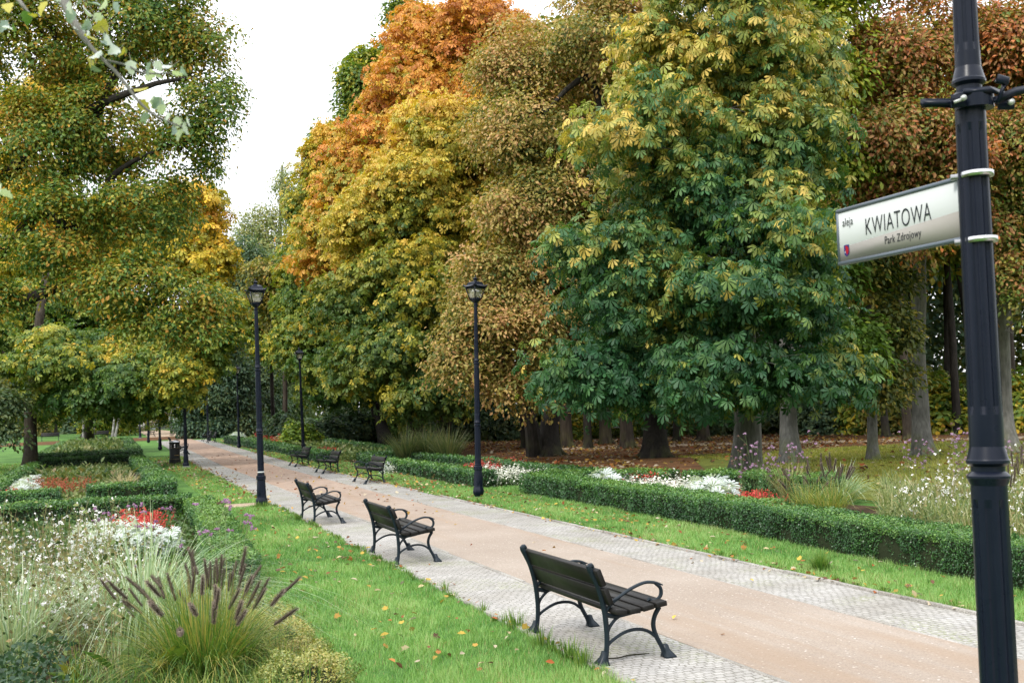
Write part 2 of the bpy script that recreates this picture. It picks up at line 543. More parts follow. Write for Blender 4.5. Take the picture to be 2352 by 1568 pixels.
# ------------------------------------------------------------------ ground sheets
def strip(name, pts0, pts1, z, m, label=None, kind='structure', step=2.0):
    """sheet between two polylines of equal length, following the terrain"""
    A, B = np.array(pts0, float), np.array(pts1, float)
    L, Rr = [], []
    for k in range(len(A) - 1):
        n = max(1, int(np.linalg.norm(A[k + 1] - A[k]) / step))
        for t in np.linspace(0, 1, n, endpoint=False):
            L.append(A[k] * (1 - t) + A[k + 1] * t); Rr.append(B[k] * (1 - t) + B[k + 1] * t)
    L.append(A[-1]); Rr.append(B[-1])
    L, Rr = np.array(L), np.array(Rr)
    mb = MB()
    V = np.concatenate([np.c_[L, terr(L[:, 1]) + z], np.c_[Rr, terr(Rr[:, 1]) + z]])
    n = len(L); i = np.arange(n - 1)
    mb.add(V, np.stack([i, i + n, i + n + 1, i + 1], -1))
    o = mb.build(name, m)
    return tag(o, label, None, None, kind)


def rect(name, v0, v1, u0, u1, z, m, step=4.0):
    return strip(name, [(v0, u0), (v0, u1)], [(v1, u0), (v1, u1)], z, m, step=step)


us = np.concatenate([np.linspace(-60, 46, 20), np.linspace(47, 135, 24), [200, 400, 900]])
gb = MB()
nv = len(us)
V = np.concatenate([np.c_[np.full(nv, x), us, terr(us)] for x in (-700, 900)])
i = np.arange(nv - 1)
gb.add(V, np.stack([i, i + nv, i + nv + 1, i + 1], -1))
tag(gb.build("ground", M['lawn']), kind='structure')

strip("forest_floor", [(11.5, 26), (11.5, 60), (9.2, 70), (9.2, 99)], [(70, 18), (90, 60), (90, 70), (90, 99)], .004, M['forest'], step=6)
rect("sand_path", 4.33, 6.17, -12, 97, .008, M['sand'])
rect("paving_near_side", 3.37, 4.33, -12, 93, .006, M['paving'])
rect("paving_far_side", 6.17, 7.07, -12, 93, .006, M['paving'])
rect("cross_walk", -40, 40, 96.5, 109, .012, M['forest'])
rect("cross_path", 1.55, 3.35, 25.2, 26.6, .006, M['track'])
rect("side_path", 2.0, 3.35, 54.5, 56.0, .006, M['track'])
rect("far_alley", 3.2, 6.9, 109, 175, .012, M['track'])
strip("bed_soil", [(-3.2, 4), (-3.2, 12.5), (-3.2, 24)], [(1.6, 4), (1.5, 12.5), (1.9, 24)], .006, M['soil'])
rect("bed_soil", -3.1, 1.3, 28.5, 52, .006, M['soil'])
rect("bed_soil", -3.1, 1.1, 57.5, 88, .006, M['soil'])
strip("bed_soil", [(8.6, 2), (8.9, 24)], [(15.0, 2), (11.6, 22.5)], .006, M['soil'])
strip("bed_soil", [(8.8, 27), (8.9, 41)], [(10.6, 27), (10.6, 41)], .008, M['soil'])
strip("bed_soil", [(8.6, 45), (8.3, 80)], [(11, 45), (11, 80)], .008, M['soil'])
strip("moss_lawn", [(13.0, 16), (14.2, 25), (20, 37)], [(44, 10), (44, 24), (32, 35)], .008, M['moss'])
strip("woodland_path", [(18.0, 47.5), (25, 44), (33.0, 36.2), (48, 24)], [(18.9, 50.0), (26.4, 46.4), (34.8, 38.0), (49.8, 25.8)], .012, M['track'])
strip("lakeside_path", [(-60, 96), (-9, 99)], [(-60, 103), (-9, 105)], .016, M['track'])


def kerb(name, v, u0, u1, wd=.055, h=.03):
    mb = MB(); u = u0
    while u < u1:
        L = min(1.0, u1 - u)
        if not (25.2 < u + .5 < 26.6):
            box(mb, (v + rng.normal() * .003, u + L / 2, float(terr(u)) + h / 2 - .03 + rng.normal() * .003), (L - .006, wd, h + .06), rot=(0, 0, R(90)), bev=.006)
        u += 1.0
    return tag(mb.build(name, M['kerb']), kind='structure')


kerb("kerb_stones", 3.36, -6, 93)
kerb("kerb_stones", 4.33, -6, 93, .05, .012)
kerb("kerb_stones", 6.18, -6, 93, .05, .012)
kerb("kerb_stones", 7.08, -6, 93)


# ------------------------------------------------------------------ lamps
def make_lamp():
    root = thing("street_lamp", "x", "lamp")
    b = MB()
    lathe(b, [(.085, -.3), (.085, .03), (.10, .05), (.127, .10), (.127, .135), (.118, .19), (.104, .215), (.1, .25), (.086, .60), (.1, .615), (.1, .69), (.088, .70)], 8, c=(0, 0, 0), phase=R(22.5))
    for k in range(4):                                    # raised oval panels on the shaft faces
        a = R(45 + 90 * k)
        P = [(0, .024, z) for z in np.linspace(.23, .56, 8)]
        p0 = np.array([(math.cos(a) * (.094 - .012 * (z - .2) / .4) - 0, math.sin(a) * (.094 - .012 * (z - .2) / .4), z) for z in np.linspace(.27, .55, 8)])
        tube(b, p0, [.012, .03, .034, .031, .028, .024, .018, .008], 8, flat=(1, .35), ref=(-math.sin(a), math.cos(a), 0))
    b.build("base", M['iron'], root, True)
    p = MB()
    G = .0085
    def ring(z, ra, rb):                                 # two crisp flanges with a neck between
        return [(rb, z - .070), (rb + .010, z - .047), (rb + .0125, z - .044), (rb + .0125, z - .036), (rb + .008, z - .031), (ra - .001, z - .020), (ra - .001, z - .002), (ra + .010, z + .006), (ra + .0150, z + .009), (ra + .0150, z + .019), (ra + .012, z + .024), (ra, z + .068)]
    pr = [(.06, .6), (.077, .70), (.077, .735), (.066, .745), (.0675, .80), (.0675, .84, 0), (.0675, .87, G), (.0655, 1.50, G), (.0655, 1.53, 0)] + ring(1.648, .0625, .0655) + \
         [(.0622, 1.80), (.062, 1.83, 0), (.0617, 1.86, G), (.0565, 2.86, G), (.0563, 2.89, 0)] + ring(3.035, .048, .056) + \
         [(.047, 3.14), (.0468, 3.16, 0), (.0465, 3.19, .006), (.038, 4.18, .006), (.0378, 4.2, 0), (.037, 4.30), (.044, 4.315), (.044, 4.335), (.034, 4.345), (.036, 4.37)]
    lathe(p, pr, 64, flutes=8)
    p.build("post", M['iron'], root, True, 11)
    # lantern, square in plan
    l = MB()
    q = math.sqrt(2)

    def sq(prof, mb, m=0):
        lathe(mb, [(r * q, z) for r, z in prof], 4, m, phase=R(45))
    sq([(.03, 4.36), (.06, 4.39), (.092, 4.44), (.092, 4.452), (.07, 4.453)], l)
    for sx in (-1, 1):
        for sy in (-1, 1):
            tube(l, [(sx * .088, sy * .088, 4.445), (sx * .15, sy * .15, 4.70)], [.011, .013], 6)
    for z, h in ((4.46, .086), (4.69, .147)):
        for k in range(4):
            a = R(90 * k); c_, s_ = math.cos(a), math.sin(a)
            tube(l, [(c_ * h - s_ * -h, s_ * h + c_ * -h, z), (c_ * h - s_ * h, s_ * h + c_ * h, z)], .009, 6)
    lan = l.build("lantern", M['iron'], root, False)
    for k in range(4):
        a = R(90 * k); g = MB()
        ca, sa = math.cos(a), math.sin(a)
        V = np.array([(.086, -.078, 4.466), (.086, .078, 4.466), (.144, .138, 4.685), (.144, -.138, 4.685)])
        V = np.c_[V[:, 0] * ca - V[:, 1] * sa, V[:, 0] * sa + V[:, 1] * ca, V[:, 2]]
        V2 = V * np.array([.97, .97, 1])
        g.add(np.concatenate([V, V2]), [np.array([[0, 1, 2, 3], [7, 6, 5, 4], [0, 4, 5, 1], [2, 6, 7, 3], [1, 5, 6, 2], [3, 7, 4, 0]])])
        g.build("pane", M['glass'], lan)
    lv = MB()
    for k in range(8):
        z = 4.475 + k * .025; r_ = .066 + .0062 * k * 1.1
        sq([(r_ * .8, z), (r_, z + .004), (r_, z + .019), (r_ * .8, z + .0205)], lv)
    sq([(.05, 4.46), (.09, 4.69)], lv)
    lv.build("reflector", M['louvre'], lan, True)
    rf = MB()
    n = 40                                               # roof brim with turned-up corners
    rows = []
    for r_, z, up in ((.12, 4.70, 0), (.165, 4.705, .0), (.20, 4.735, .035), (.197, 4.745, .035), (.15, 4.755, 0), (.135, 4.77, 0), (.115, 4.825, 0), (.06, 4.85, 0)):
        row = []
        for k in range(n):
            a = 2 * math.pi * k / n
            s_ = 1 / max(abs(math.cos(a)), abs(math.sin(a)))
            cor = ((s_ - 1) / (q - 1)) ** 2
            rr = r_ * (1 + (s_ - 1) * .92)
            row.append((rr * math.cos(a), rr * math.sin(a), z + up * cor - (1 - cor) * up * .35))
        rows.append(row)
    V = np.array(rows).reshape(-1, 3); i_ = np.arange(len(rows) - 1)[:, None] * n; j_ = np.arange(n)[None]
    rf.add(V, [np.stack([i_ + j_, i_ + (j_ + 1) % n, i_ + n + (j_ + 1) % n, i_ + n + j_], -1).reshape(-1, 4), np.arange(n)[::-1][None]])
    lathe(rf, [(.06, 4.84), (.058, 4.852), (.035, 4.86), (.03, 4.885), (.05, 4.905), (.056, 4.918), (.05, 4.925), (.018, 4.94), (.011, 4.955), (.017, 4.968), (.012, 4.985), (.003, 4.995)], 16)
    rf.build("roof", M['iron'], root, True)
    return root


lamp0 = make_lamp()
LAMPS = [  # v, u, tilt about the alley axis, turn, label
    (2.925, 3.24, 1.3, 20, "black fluted lamp post carrying the white street name sign"),
    (3.05, 25.0, -.35, 8, "black lantern post on the grass corner beside the beige cross path"),
    (7.70, 24.1, 1.5, 24, "black lantern post standing before the hedge of the red and white flowers"),
    (2.86, 48.1, -.4, 30, "black lantern post right beside the tall black litter bin"),
    (8.0, 50.2, -1.0, 0, "black lantern post against the backrest of the farthest of the three facing benches"),
    (2.77, 71.7, -.5, 20, "small distant lamp post beside the benches beyond the litter bin"),
    (7.14, 68.8, -.2, 10, "small distant lamp post by the curved end of the flower bed hedge"),
    (2.65, 90.3, -.5, 0, "thin far lamp post on the lawn corner before the brown crossing"),
    (6.94, 88.6, -1.0, 15, "thin far lamp post between the dark leaning trunks and the white sign"),
    (2.43, 106.7, -.5, 30, "tiny lamp post at the brown crossing next to distant benches"),
    (6.9, 125.0, -.5, 30, "tiny lamp post rising behind the far litter bin"),
    (2.4, 131.0, -.5, 30, "tiniest lamp post up the alley beside the white notice board"),
]
for k, (v, u, tl, rz, lab) in enumerate(LAMPS):
    o = lamp0 if k == 0 else copy_tree(lamp0)
    o.location = (v, u, float(terr(u)) + (.035 if k == 0 else 0)); o.rotation_euler = (0, R(tl), R(rz))
    o.scale = (1.03, 1.03, 1) if k else (.95, .95, 1)
    tag(o, lab, "lamp", "lantern posts along the alley")
    if k == 1:
        st = MB(); lathe(st, [(.0695, .76), (.0695, .79)], 24); st.build("sticker", M['white'], o)
    if k in (3, 9):
        ft = MB(); lathe(ft, [(.17, -.1), (.17, .05), (.12, .09)], 20); ft.build("footing", M['concrete'], o)

# ------------------------------------------------------------------ street name sign
PV, PU = 2.947, 3.24


def font_mesh(txt, size, sx=.8, mat_=None, off=0.0):
    cu = bpy.data.curves.new("lettering", 'FONT'); cu.body = txt; cu.size = size; cu.extrude = .0006; cu.offset = off
    cu.align_x = 'LEFT'; cu.space_character = 1.08
    ob = bpy.data.objects.new("lettering", cu); COL.objects.link(ob)
    dg = bpy.context.evaluated_depsgraph_get()
    me = bpy.data.meshes.new_from_object(ob.evaluated_get(dg)); me.name = "lettering"
    bpy.data.objects.remove(ob)
    co = np.empty(len(me.vertices) * 3, np.float32); me.vertices.foreach_get("co", co); co = co.reshape(-1, 3)
    co[:, 0] -= co[:, 0].min(); co[:, 0] *= sx
    me.vertices.foreach_set("co", co.ravel()); me.materials.clear(); me.materials.append(mat_)
    return me, co[:, 0].max()


# local frame of the sign: x to the right as read, y up, z towards the reader
SL, SH = .745, .232
sg = thing("street_sign", "white and beige street name plate strapped to the nearest black post", "street sign")
sg.matrix_world = Matrix.Translation((PV + .012, PU + .805, 2.512)) @ Matrix(((0, 0, -1, 0), (-1, 0, 0, 0), (0, 1, 0, 0), (0, 0, 0, 1))) @ Matrix.Rotation(R(-.5), 4, 'Z')
b = MB(); box(b, (SL / 2, SH / 2, 0), (SL - .01, SH - .01, .014)); b.build("panel", M['white'], sg)
b = MB()
b.add([(.008, .008, .0078), (SL - .008, .008, .0078), (SL - .008, .108, .0078), (.008, .070, .0078), (.008, .008, .0071), (SL - .008, .008, .0071), (SL - .008, .108, .0071), (.008, .070, .0071)],
      [np.array([[0, 1, 2, 3], [7, 6, 5, 4]]), np.array([[0, 4, 5, 1], [1, 5, 6, 2], [2, 6, 7, 3], [3, 7, 4, 0]])])
b.build("beige_band", M['beige'], sg)
b = MB()
for c_, s_ in (((SL / 2, .004, 0), (SL + .004, .016, .024)), ((SL / 2, SH - .004, 0), (SL + .004, .016, .024))):
    box(b, c_, s_, bev=.003)
for x in (.0035, SL - .0035):
    box(b, (x, SH / 2, 0), (SH - .02, .014, .0238), rot=(0, 0, R(90)), bev=.003)
b.build("frame", M['signframe'], sg)
for txt, size, sx, x, y, off in (("aleja", .050, .74, .040, .158, -.0006), ("KWIATOWA", .100, .665, .193, .100, -.0012), ("Park Zdrojowy", .046, .72, .31, .045, -.0003)):
    me, wd = font_mesh(txt, size, sx, M['ink'], off)
    link("lettering", me, sg, (x, y, .0090))
b = MB()                                                  # crest: blue shield, red beast
S_ = [(0, 0), (.034, 0), (.034, -.032), (.030, -.042), (.017, -.05), (.004, -.042), (0, -.032)]
b.add([(x + .042, y + .078, .0095) for x, y in S_], np.arange(7)[::-1][None], 0)
Rr_ = [(.012, -.004), (.02, -.003), (.024, -.008), (.031, -.012), (.031, -.03), (.025, -.04), (.016, -.045), (.019, -.034), (.012, -.037), (.014, -.027), (.008, -.024), (.014, -.018), (.009, -.012)]
b.add([(x + .042, y + .078, .0100) for x, y in Rr_], np.arange(13)[::-1][None], 1)
b.add([(.042 + x, .078 + y, .0101) for x, y in ((.006, -.028), (.010, -.026), (.009, -.034), (.005, -.034))], np.arange(4)[::-1][None], 2)
b.build("crest", [M['blue'], M['red'], M['white']], sg)
for z in (2.724, 2.484):
    b = MB()
    z += .012
    lathe(b, [(.0535, z - .010), (.0567, z - .010), (.0567, z + .010), (.0535, z + .010)], 40, c=(PV + .034, PU, 0))
    box(b, (PV - .008, PU + .05, z), (.05, .014, .02), rot=(0, 0, R(125)))
    o = b.build("strap", M['steel'], sg); o.matrix_parent_inverse = sg.matrix_world.inverted()

# banner bracket clamped above the sign
bz = 3.0
br = thing("banner_bracket", "black banner bracket with loose arms clamped above the street name plate", "bracket", (PV + .043, PU, 0))
b = MB()
lathe(b, [(.060, bz - .022), (.066, bz - .022), (.066, bz + .024), (.060, bz + .024)], 40)
b.build("clamp", M['iron'], br, True)
b = MB()
cx = Vector((.94, -.337, 0)); cy = Vector((.337, .94, 0))        # right and away as seen from the near path end


def L3(r_, a_, z): return tuple(cx * r_ + cy * a_ + Vector((0, 0, bz + z)))


for pts, fl in (([(-.06, -.03, .0), (-.10, -.03, -.003), (-.19, -.03, .0), (-.20, -.01, .003), (-.13, .05, .02), (-.04, .07, .016)], .016),):
    tube(b, [L3(*p) for p in pts], fl, 4, flat=(1, .22), ref=(.01, 0, 1.0001))
box(b, L3(-.083, -.055, -.004), (.05, .006, .046), rot=(0, 0, R(-20)))
box(b, L3(.10, -.03, -.016), (.06, .006, .04), rot=(0, 0, R(-20)))
b.build("left_arm", M['iron'], br)
b = MB()
tube(b, [L3(.05, -.05, -.01), L3(.14, -.03, .03), L3(.30, .02, .062), L3(.62, .1, .085)], [.016, .015, .014, .013], 4, flat=(1, .3), ref=(0, 0, 1))
tube(b, [L3(.055, -.066, -.02), L3(.075, -.066, .03), L3(.085, -.066, .055)], .011, 4, flat=(1, .5))
box(b, L3(.075, -.07, .062), (.045, .02, .03), rot=(0, R(18), R(-20)), bev=.004)
tube(b, [L3(-.06, -.05, .03), L3(.03, -.07, .03), L3(.12, .0, .024)], .012, 4, flat=(1, .3), ref=(0, 0, 1))
b.build("right_arm", M['iron'], br)
for pa, pb_, rr in (((-.066, -.035, .004), (-.066, -.071, .004), .0105), ((.115, -.014, -.012), (.115, -.05, -.012), .0105), ((-.10, -.06, -.01), (-.075, -.063, -.002), .006)):
    b = MB(); tube(b, [L3(*pa), L3(*pb_)], rr, 8); b.build("bolt", M['zinc'], br)


# ------------------------------------------------------------------ benches
def make_bench():
    root = thing("park_bench", "x", "bench")
    HL = .705
    for sx in (-1, 1):
        f = MB(); X = sx * HL

        def bar(pts, rad, n=18, fl=(1, 1)):
            P = spline([(X, y, z) for y, z in pts], n)
            r_ = np.interp(np.linspace(0, 1, len(P)), np.linspace(0, 1, len(rad)), rad)
            tube(f, P, r_, 8, flat=fl, ref=(1, 0, 0))
        bar([(-.02, .0), (.0, .07), (.012, .2), (.006, .34), (-.012, .46), (-.045, .58), (-.085, .67), (-.105, .712)], [.022, .02, .021, .022, .022, .021, .022, .024], 28)      # rear leg and back post
        bar([(-.105, .712), (-.112, .735), (-.095, .742), (-.078, .725)], [.024, .025, .022, .014], 8)
        bar([(.505, 0), (.468, .085), (.425, .17), (.405, .25), (.42, .32), (.462, .385)], [.022, .018, .019, .019, .018, .02], 24)       # front leg
        bar([(.004, .13), (.06, .175), (.16, .222), (.26, .235), (.35, .215), (.42, .165)], [.013] * 6, 20)                                      # lower arch
        bar([(.012, .20), (.035, .27), (.10, .335), (.19, .372)], [.013] * 4, 16)                                                                 # brace
        bar([(.0, .372), (.08, .352), (.18, .358), (.30, .378), (.40, .392), (.47, .393)], [.02, .019, .017, .016, .016, .014], 18)               # seat rail
        bar([(-.01, .47), (.02, .458), (.10, .478), (.22, .54), (.34, .578), (.43, .572), (.50, .548)], [.012, .011, .015, .018, .017, .016, .007], 28, (1, .75))     # armrest
        bar([(.435, .568), (.478, .53), (.482, .478), (.452, .445), (.405, .436), (.372, .452)], [.013, .015, .016, .014, .014, .017], 18)        # its curl
        bar([(.012, .385), (.035, .42), (.075, .455), (.13, .488)], [.012] * 4, 10)
        fr = f.build("side_frame", M['castiron'], root, True)
        for y0, d in ((-.02, -1), (.505, 1)):
            t = MB()
            V = []
            for (hw, hy, z, oy) in ((.052, .045, 0, d * .02), (.05, .043, .012, d * .02), (.024, .022, .06, 0), (.021, .02, .10, -d * .012)):
                V += [(X - hw, y0 + oy - hy, z), (X + hw, y0 + oy - hy, z), (X + hw, y0 + oy + hy, z), (X - hw, y0 + oy + hy, z)]
            F = [[k * 4 + j, k * 4 + (j + 1) % 4, k * 4 + 4 + (j + 1) % 4, k * 4 + 4 + j] for k in range(3) for j in range(4)]
            t.add(V, [np.array(F), np.array([[3, 2, 1, 0], [12, 13, 14, 15]])])
            t.build("foot", M['castiron'], fr)
    for (y, z, wd, tl) in ((.085, .385, .10, -6), (.197, .384, .10, 3), (.309, .398, .10, 9), (.422, .414, .098, 7)):
        b = MB(); box(b, (0, y, z + .012), (1.66, wd - .007, .04), rot=(R(tl), 0, 0), bev=.005); b.build("seat_slat", M['plank'], root)
    for (y, z) in ((-.048, .655), (.006, .512)):
        b = MB(); box(b, (0, y, z), (1.555, .042, .132), rot=(R(20.5), 0, 0), bev=.004); b.build("back_slat", M['plank'], root)
    return root


bench0 = make_bench()
BENCHES = [
    (3.47, 8.58, 'L', "largest black slatted bench, its back to us at the lawn edge"),
    (3.44, 14.95, 'L', "black slatted bench seen from behind between the largest bench and the lamp post"),
    (3.39, 20.97, 'L', "black slatted bench seen from behind nearest the lamp post by the cross path"),
    (7.12, 31.7, 'R', "black slatted bench facing us beside the end of the clipped hedge"),
    (7.15, 38.4, 'R', "black slatted bench facing us, middle of the row across the alley"),
    (7.18, 44.7, 'R', "black slatted bench facing us in front of a lamp post"),
    (3.38, 63.5, 'L', "ornate black bench half hidden behind the tall litter bin"),
    (3.38, 71.5, 'L', "small dark bench behind the second distant lamp post, beyond the litter bin"),
    (7.0, 83.6, 'R', "distant dark bench under the white sign on its grey pole"),
    (7.0, 88.3, 'R', "distant dark bench just beyond the white sign's foot"),
    (3.4, 113.0, 'L', "tiny dark bench beyond the brown crossing by a thin lamp"),
    (-5.3, 112, 'B', "weathered grey bench beside the pale path among the birches"),
    (-1.0, 112, 'B', "dim grey bench almost hidden behind the birch trunks"),
]
for k, (v, u, sd, lab) in enumerate(BENCHES):
    o = bench0 if k == 0 else copy_tree(bench0)
    o.location = (v, u, float(terr(u)) + .006)
    o.rotation_euler = (0, 0, {'L': R(-90), 'R': R(90), 'B': R(180)}[sd] + R([1.5, 0, -1, 2, -1, 1][k % 6]) * .5)
    tag(o, lab, "bench", "black benches along the alley" if sd != 'B' else None)


# ------------------------------------------------------------------ litter bins, far sign, pram, building
def make_bin():
    root = thing("litter_bin", "x", "bin")
    b = MB()
    lathe(b, [(.245, 0), (.245, .22), (.235, .23), (.235, .25), (.225, .26), (.222, .30), (.222, .70), (.23, .71), (.23, .73), (.222, .74)], 32)
    b.build("body", M['plastic'], root, True)
    b = MB()
    for k in range(4):
        a = R(45 + 90 * k)
        box(b, (math.cos(a) * .205, math.sin(a) * .205, .835), (.10, .03, .2), rot=(0, 0, a + R(90)))
    lathe(b, [(.235, .93), (.24, .935), (.24, .965), (.235, .97)], 32)
    b.build("hood", M['plastic'], root)
    b = MB(); lathe(b, [(.236, .968), (.23, .985), (.17, 1.02), (.09, 1.045), (.03, 1.05)], 32); b.build("lid", M['lid'], root, True)
    b = MB()
    lathe(b, [(.2355, .236), (.2365, .236), (.2365, .243), (.2355, .243)], 32); lathe(b, [(.2305, .716), (.2315, .716), (.2315, .722), (.2305, .722)], 32)
    for a0, wd in ((-115, 22), (-90, 14), (-70, 18)):
        for q in range(4):
            a = R(a0 + q * wd / 4); box(b, (math.cos(a) * .2225, math.sin(a) * .2225, .40), (.014, .003, .03), rot=(0, 0, a + R(90)))
    b.build("gold_trim", M['gold'], root)
    return root


bin0 = make_bin()
for k, (v, u, lab) in enumerate([(2.62, 52.0, "tall black litter bin with pale domed lid on the lawn edge by the alley"),
                                 (6.95, 116, "distant black litter bin on the grass beyond the brown crossing"),
                                 (7.3, 104.5, "distant black litter bin behind the benches under the white sign")]):
    o = bin0 if k == 0 else copy_tree(bin0)
    o.location = (v, u, float(terr(u))); o.rotation_euler = (0, 0, R(20))
    s_ = 1.0 if k == 0 else 1.15
    o.scale = (s_, s_, s_)
    tag(o, lab, "bin", "black litter bins")

x, y = 6.65, 98.5
t = thing("path_sign", "small white pictogram sign on a grey pole above distant benches", "sign", (x, y, float(terr(y))), (0, 0, R(-14)))
b = MB(); tube(b, [(0, 0, -.2), (0, 0, 2.6)], .04, 10); b.build("pole", M['greymetal'], t)
b = MB(); box(b, (0, -.05, 2.45), (.80, .03, .55), bev=.006); b.build("plate", M['white'], t)
b = MB(); box(b, (0, -.068, 2.22), (.78, .004, .07)); b.build("yellow_stripe", M['yellow'], t)
b = MB(); lathe(b, [(.05, 0), (.05, .01)], 12, c=(0, 0, 0)); box(b, (0, 0, .005), (.07, .14, .008))
o = b.build("pictogram", M['blue'], t); o.location = (0, -.068, 2.47); o.rotation_euler = (R(90), 0, 0)

x, y = 2.0, 128
t = thing("notice_board", "white notice board on two legs beside the far end of the alley", "notice board", (x, y, float(terr(y))))
b = MB(); box(b, (0, 0, 1.55), (.7, .05, 1.5), bev=.01); b.build("board", M['white'], t)
for sx in (-.3, .3):
    b = MB(); tube(b, [(sx, 0.05, -.1), (sx, 0.05, 2.2)], .03, 8); b.build("leg", M['greymetal'], t)

x, y = 5.75, 112
t = thing("baby_pram", "small black pram standing on the pale far stretch of the alley", "pram", (x, y, float(terr(y))), (0, 0, R(10)))
b = MB()
prof = [(-.45, .45), (-.4, .40), (.2, .40), (.36, .52), (.38, .64), (-.42, .64)]
for sgn in (0,):
    V = [(px_, -.2, pz) for px_, pz in prof] + [(px_, .2, pz) for px_, pz in prof]
    b.add(V, [np.array([[k, (k + 1) % 6, (k + 1) % 6 + 6, k + 6] for k in range(6)]), np.arange(6)[None][:, ::-1], (np.arange(6) + 6)[None]])
b.build("body", M['plastic'], t)
b = MB()
hd = [(-.02 - .4 * math.sin(a), .66 + .38 * math.cos(a)) for a in np.linspace(0, 1.5, 7)] + [(-.02, .66)]
V = [(px_, -.21, pz) for px_, pz in hd] + [(px_, .21, pz) for px_, pz in hd]
b.add(V, [np.array([[k, (k + 1) % 8, (k + 1) % 8 + 8, k + 8] for k in range(8)]), np.arange(8)[None][:, ::-1], (np.arange(8) + 8)[None]]); b.build("hood", M['plastic'], t)
b = MB()
for sy in (-.2, .2):
    tube(b, [(-.35, sy, .12), (.1, sy, .45), (.62, sy, 1.0)], .014, 6); tube(b, [(.32, sy, .12), (-.1, sy, .42)], .014, 6)
tube(b, [(.62, -.2, 1.0), (.62, .2, 1.0)], .016, 6); b.build("frame", M['castiron'], t)
for sx in (-.35, .32):
    for sy in (-.23, .23):
        b = MB(); tube(b, [(sx + .13 * math.cos(a), sy, .14 + .13 * math.sin(a)) for a in np.linspace(0, 2 * math.pi, 17)], .02, 6, caps=False)
        tube(b, [(sx, sy - .03, .14), (sx, sy + .03, .14)], .03, 8)
        for a in (0, 1.05, 2.1):
            tube(b, [(sx - .13 * math.cos(a), sy, .14 - .13 * math.sin(a)), (sx + .13 * math.cos(a), sy, .14 + .13 * math.sin(a))], .006, 5)
        b.build("wheel", M['plastic'], t)

x, y = 3.0, 190
t = thing("park_pavilion", "pale low building with white columns far up the alley", "building", (x, y, .72))
b = MB(); box(b, (0, 3, 2.2), (13, 5, 4.4)); b.build("wall", M['wall'], t)
b = MB(); box(b, (0, 2.5, 4.55), (14, 7, .3)); box(b, (0, 2.8, 4.85), (13, 6, .3)); b.build("roof", M['darkbark'], t)
for k in range(6):
    b = MB(); box(b, (-5.6 + k * 2.1, .48, 2.0), (1.2, .06, 2.9)); wnd = b.build("window", M['window'], t)
    b = MB(); box(b, (-5.6 + k * 2.1, .44, .5), (1.4, .08, .1)); b.build("sill", M['white'], wnd)
for px_ in (-2.4, .0, 1.0, 3.4):
    b = MB(); lathe(b, [(.26, 0), (.26, .2), (.2, .25), (.18, 3.9), (.26, 4.1), (.26, 4.4)], 16, c=(px_, -.4, 0)); b.build("column", M['white'], t, True)
fn = thing("park_fence", "dark iron fence across the far end of the alley", "fence", (x, 176, .72))
b = MB()
for z in (.35, 1.25):
    tube(b, [(-12, 0, z), (14, 0, z)], .035, 6)
b.build("rail", M['plastic'], fn)
b = MB()
for k in range(131):
    tube(b, [(-12 + k * .2, 0, .05), (-12 + k * .2, 0, 1.45)], .016, 5)
b.build("bars", M['plastic'], fn)


# ------------------------------------------------------------------ trees
PALM = tmpl_palm(6, 104, .19, .6)
PALM_SMALL = tmpl_palm(5, 105, .24, .5)
FOLD, BLADE, LOBED = tmpl_fold(), tmpl_blade(), tmpl_lobed()

PAL = dict(
    chestnut_green=[(.020, .072, .028), (.040, .112, .038), (.095, .175, .045), (.29, .29, .055), (.56, .40, .09)],
    chestnut_gold=[(.055, .11, .024), (.17, .21, .03), (.44, .36, .045), (.58, .38, .05), (.48, .25, .05)],
    chestnut_orange=[(.24, .25, .03), (.52, .33, .035), (.58, .26, .04), (.50, .195, .038), (.38, .135, .04)],
    oak_brown=[(.055, .095, .028), (.14, .17, .04), (.31, .26, .06), (.48, .32, .12), (.44, .23, .10)],
    oak_green=[(.042, .11, .024), (.095, .17, .030), (.19, .23, .034), (.35, .29, .038), (.42, .21, .03)],
    maple=[(.034, .09, .020), (.085, .155, .024), (.21, .25, .03), (.46, .36, .03), (.54, .30, .03)],
    maple_yellow=[(.18, .20, .025), (.42, .34, .028), (.58, .39, .03), (.62, .32, .03), (.56, .23, .03)],
    red_oak=[(.10, .15, .03), (.28, .25, .05), (.40, .21, .085), (.40, .15, .075), (.50, .17, .045)],
    dark=[(.035, .075, .048), (.055, .105, .062), (.085, .14, .075), (.12, .165, .07), (.16, .18, .065)],
    birch=[(.13, .18, .075), (.17, .22, .085), (.22, .25, .09), (.29, .28, .09), (.36, .30, .09)],
    olive=[(.035, .06, .017), (.085, .11, .026), (.17, .17, .033), (.28, .22, .04), (.32, .18, .035)],
    linden=[(.09, .16, .025), (.16, .25, .03), (.27, .32, .035), (.42, .39, .05), (.5, .38, .06)],
)


def blob(px, py, rx, ry, depth, rd=None):
    r = rx * depth / FPX
    return PX(px, py, depth), np.array([r, rd or r * .95, ry * depth / FPX])


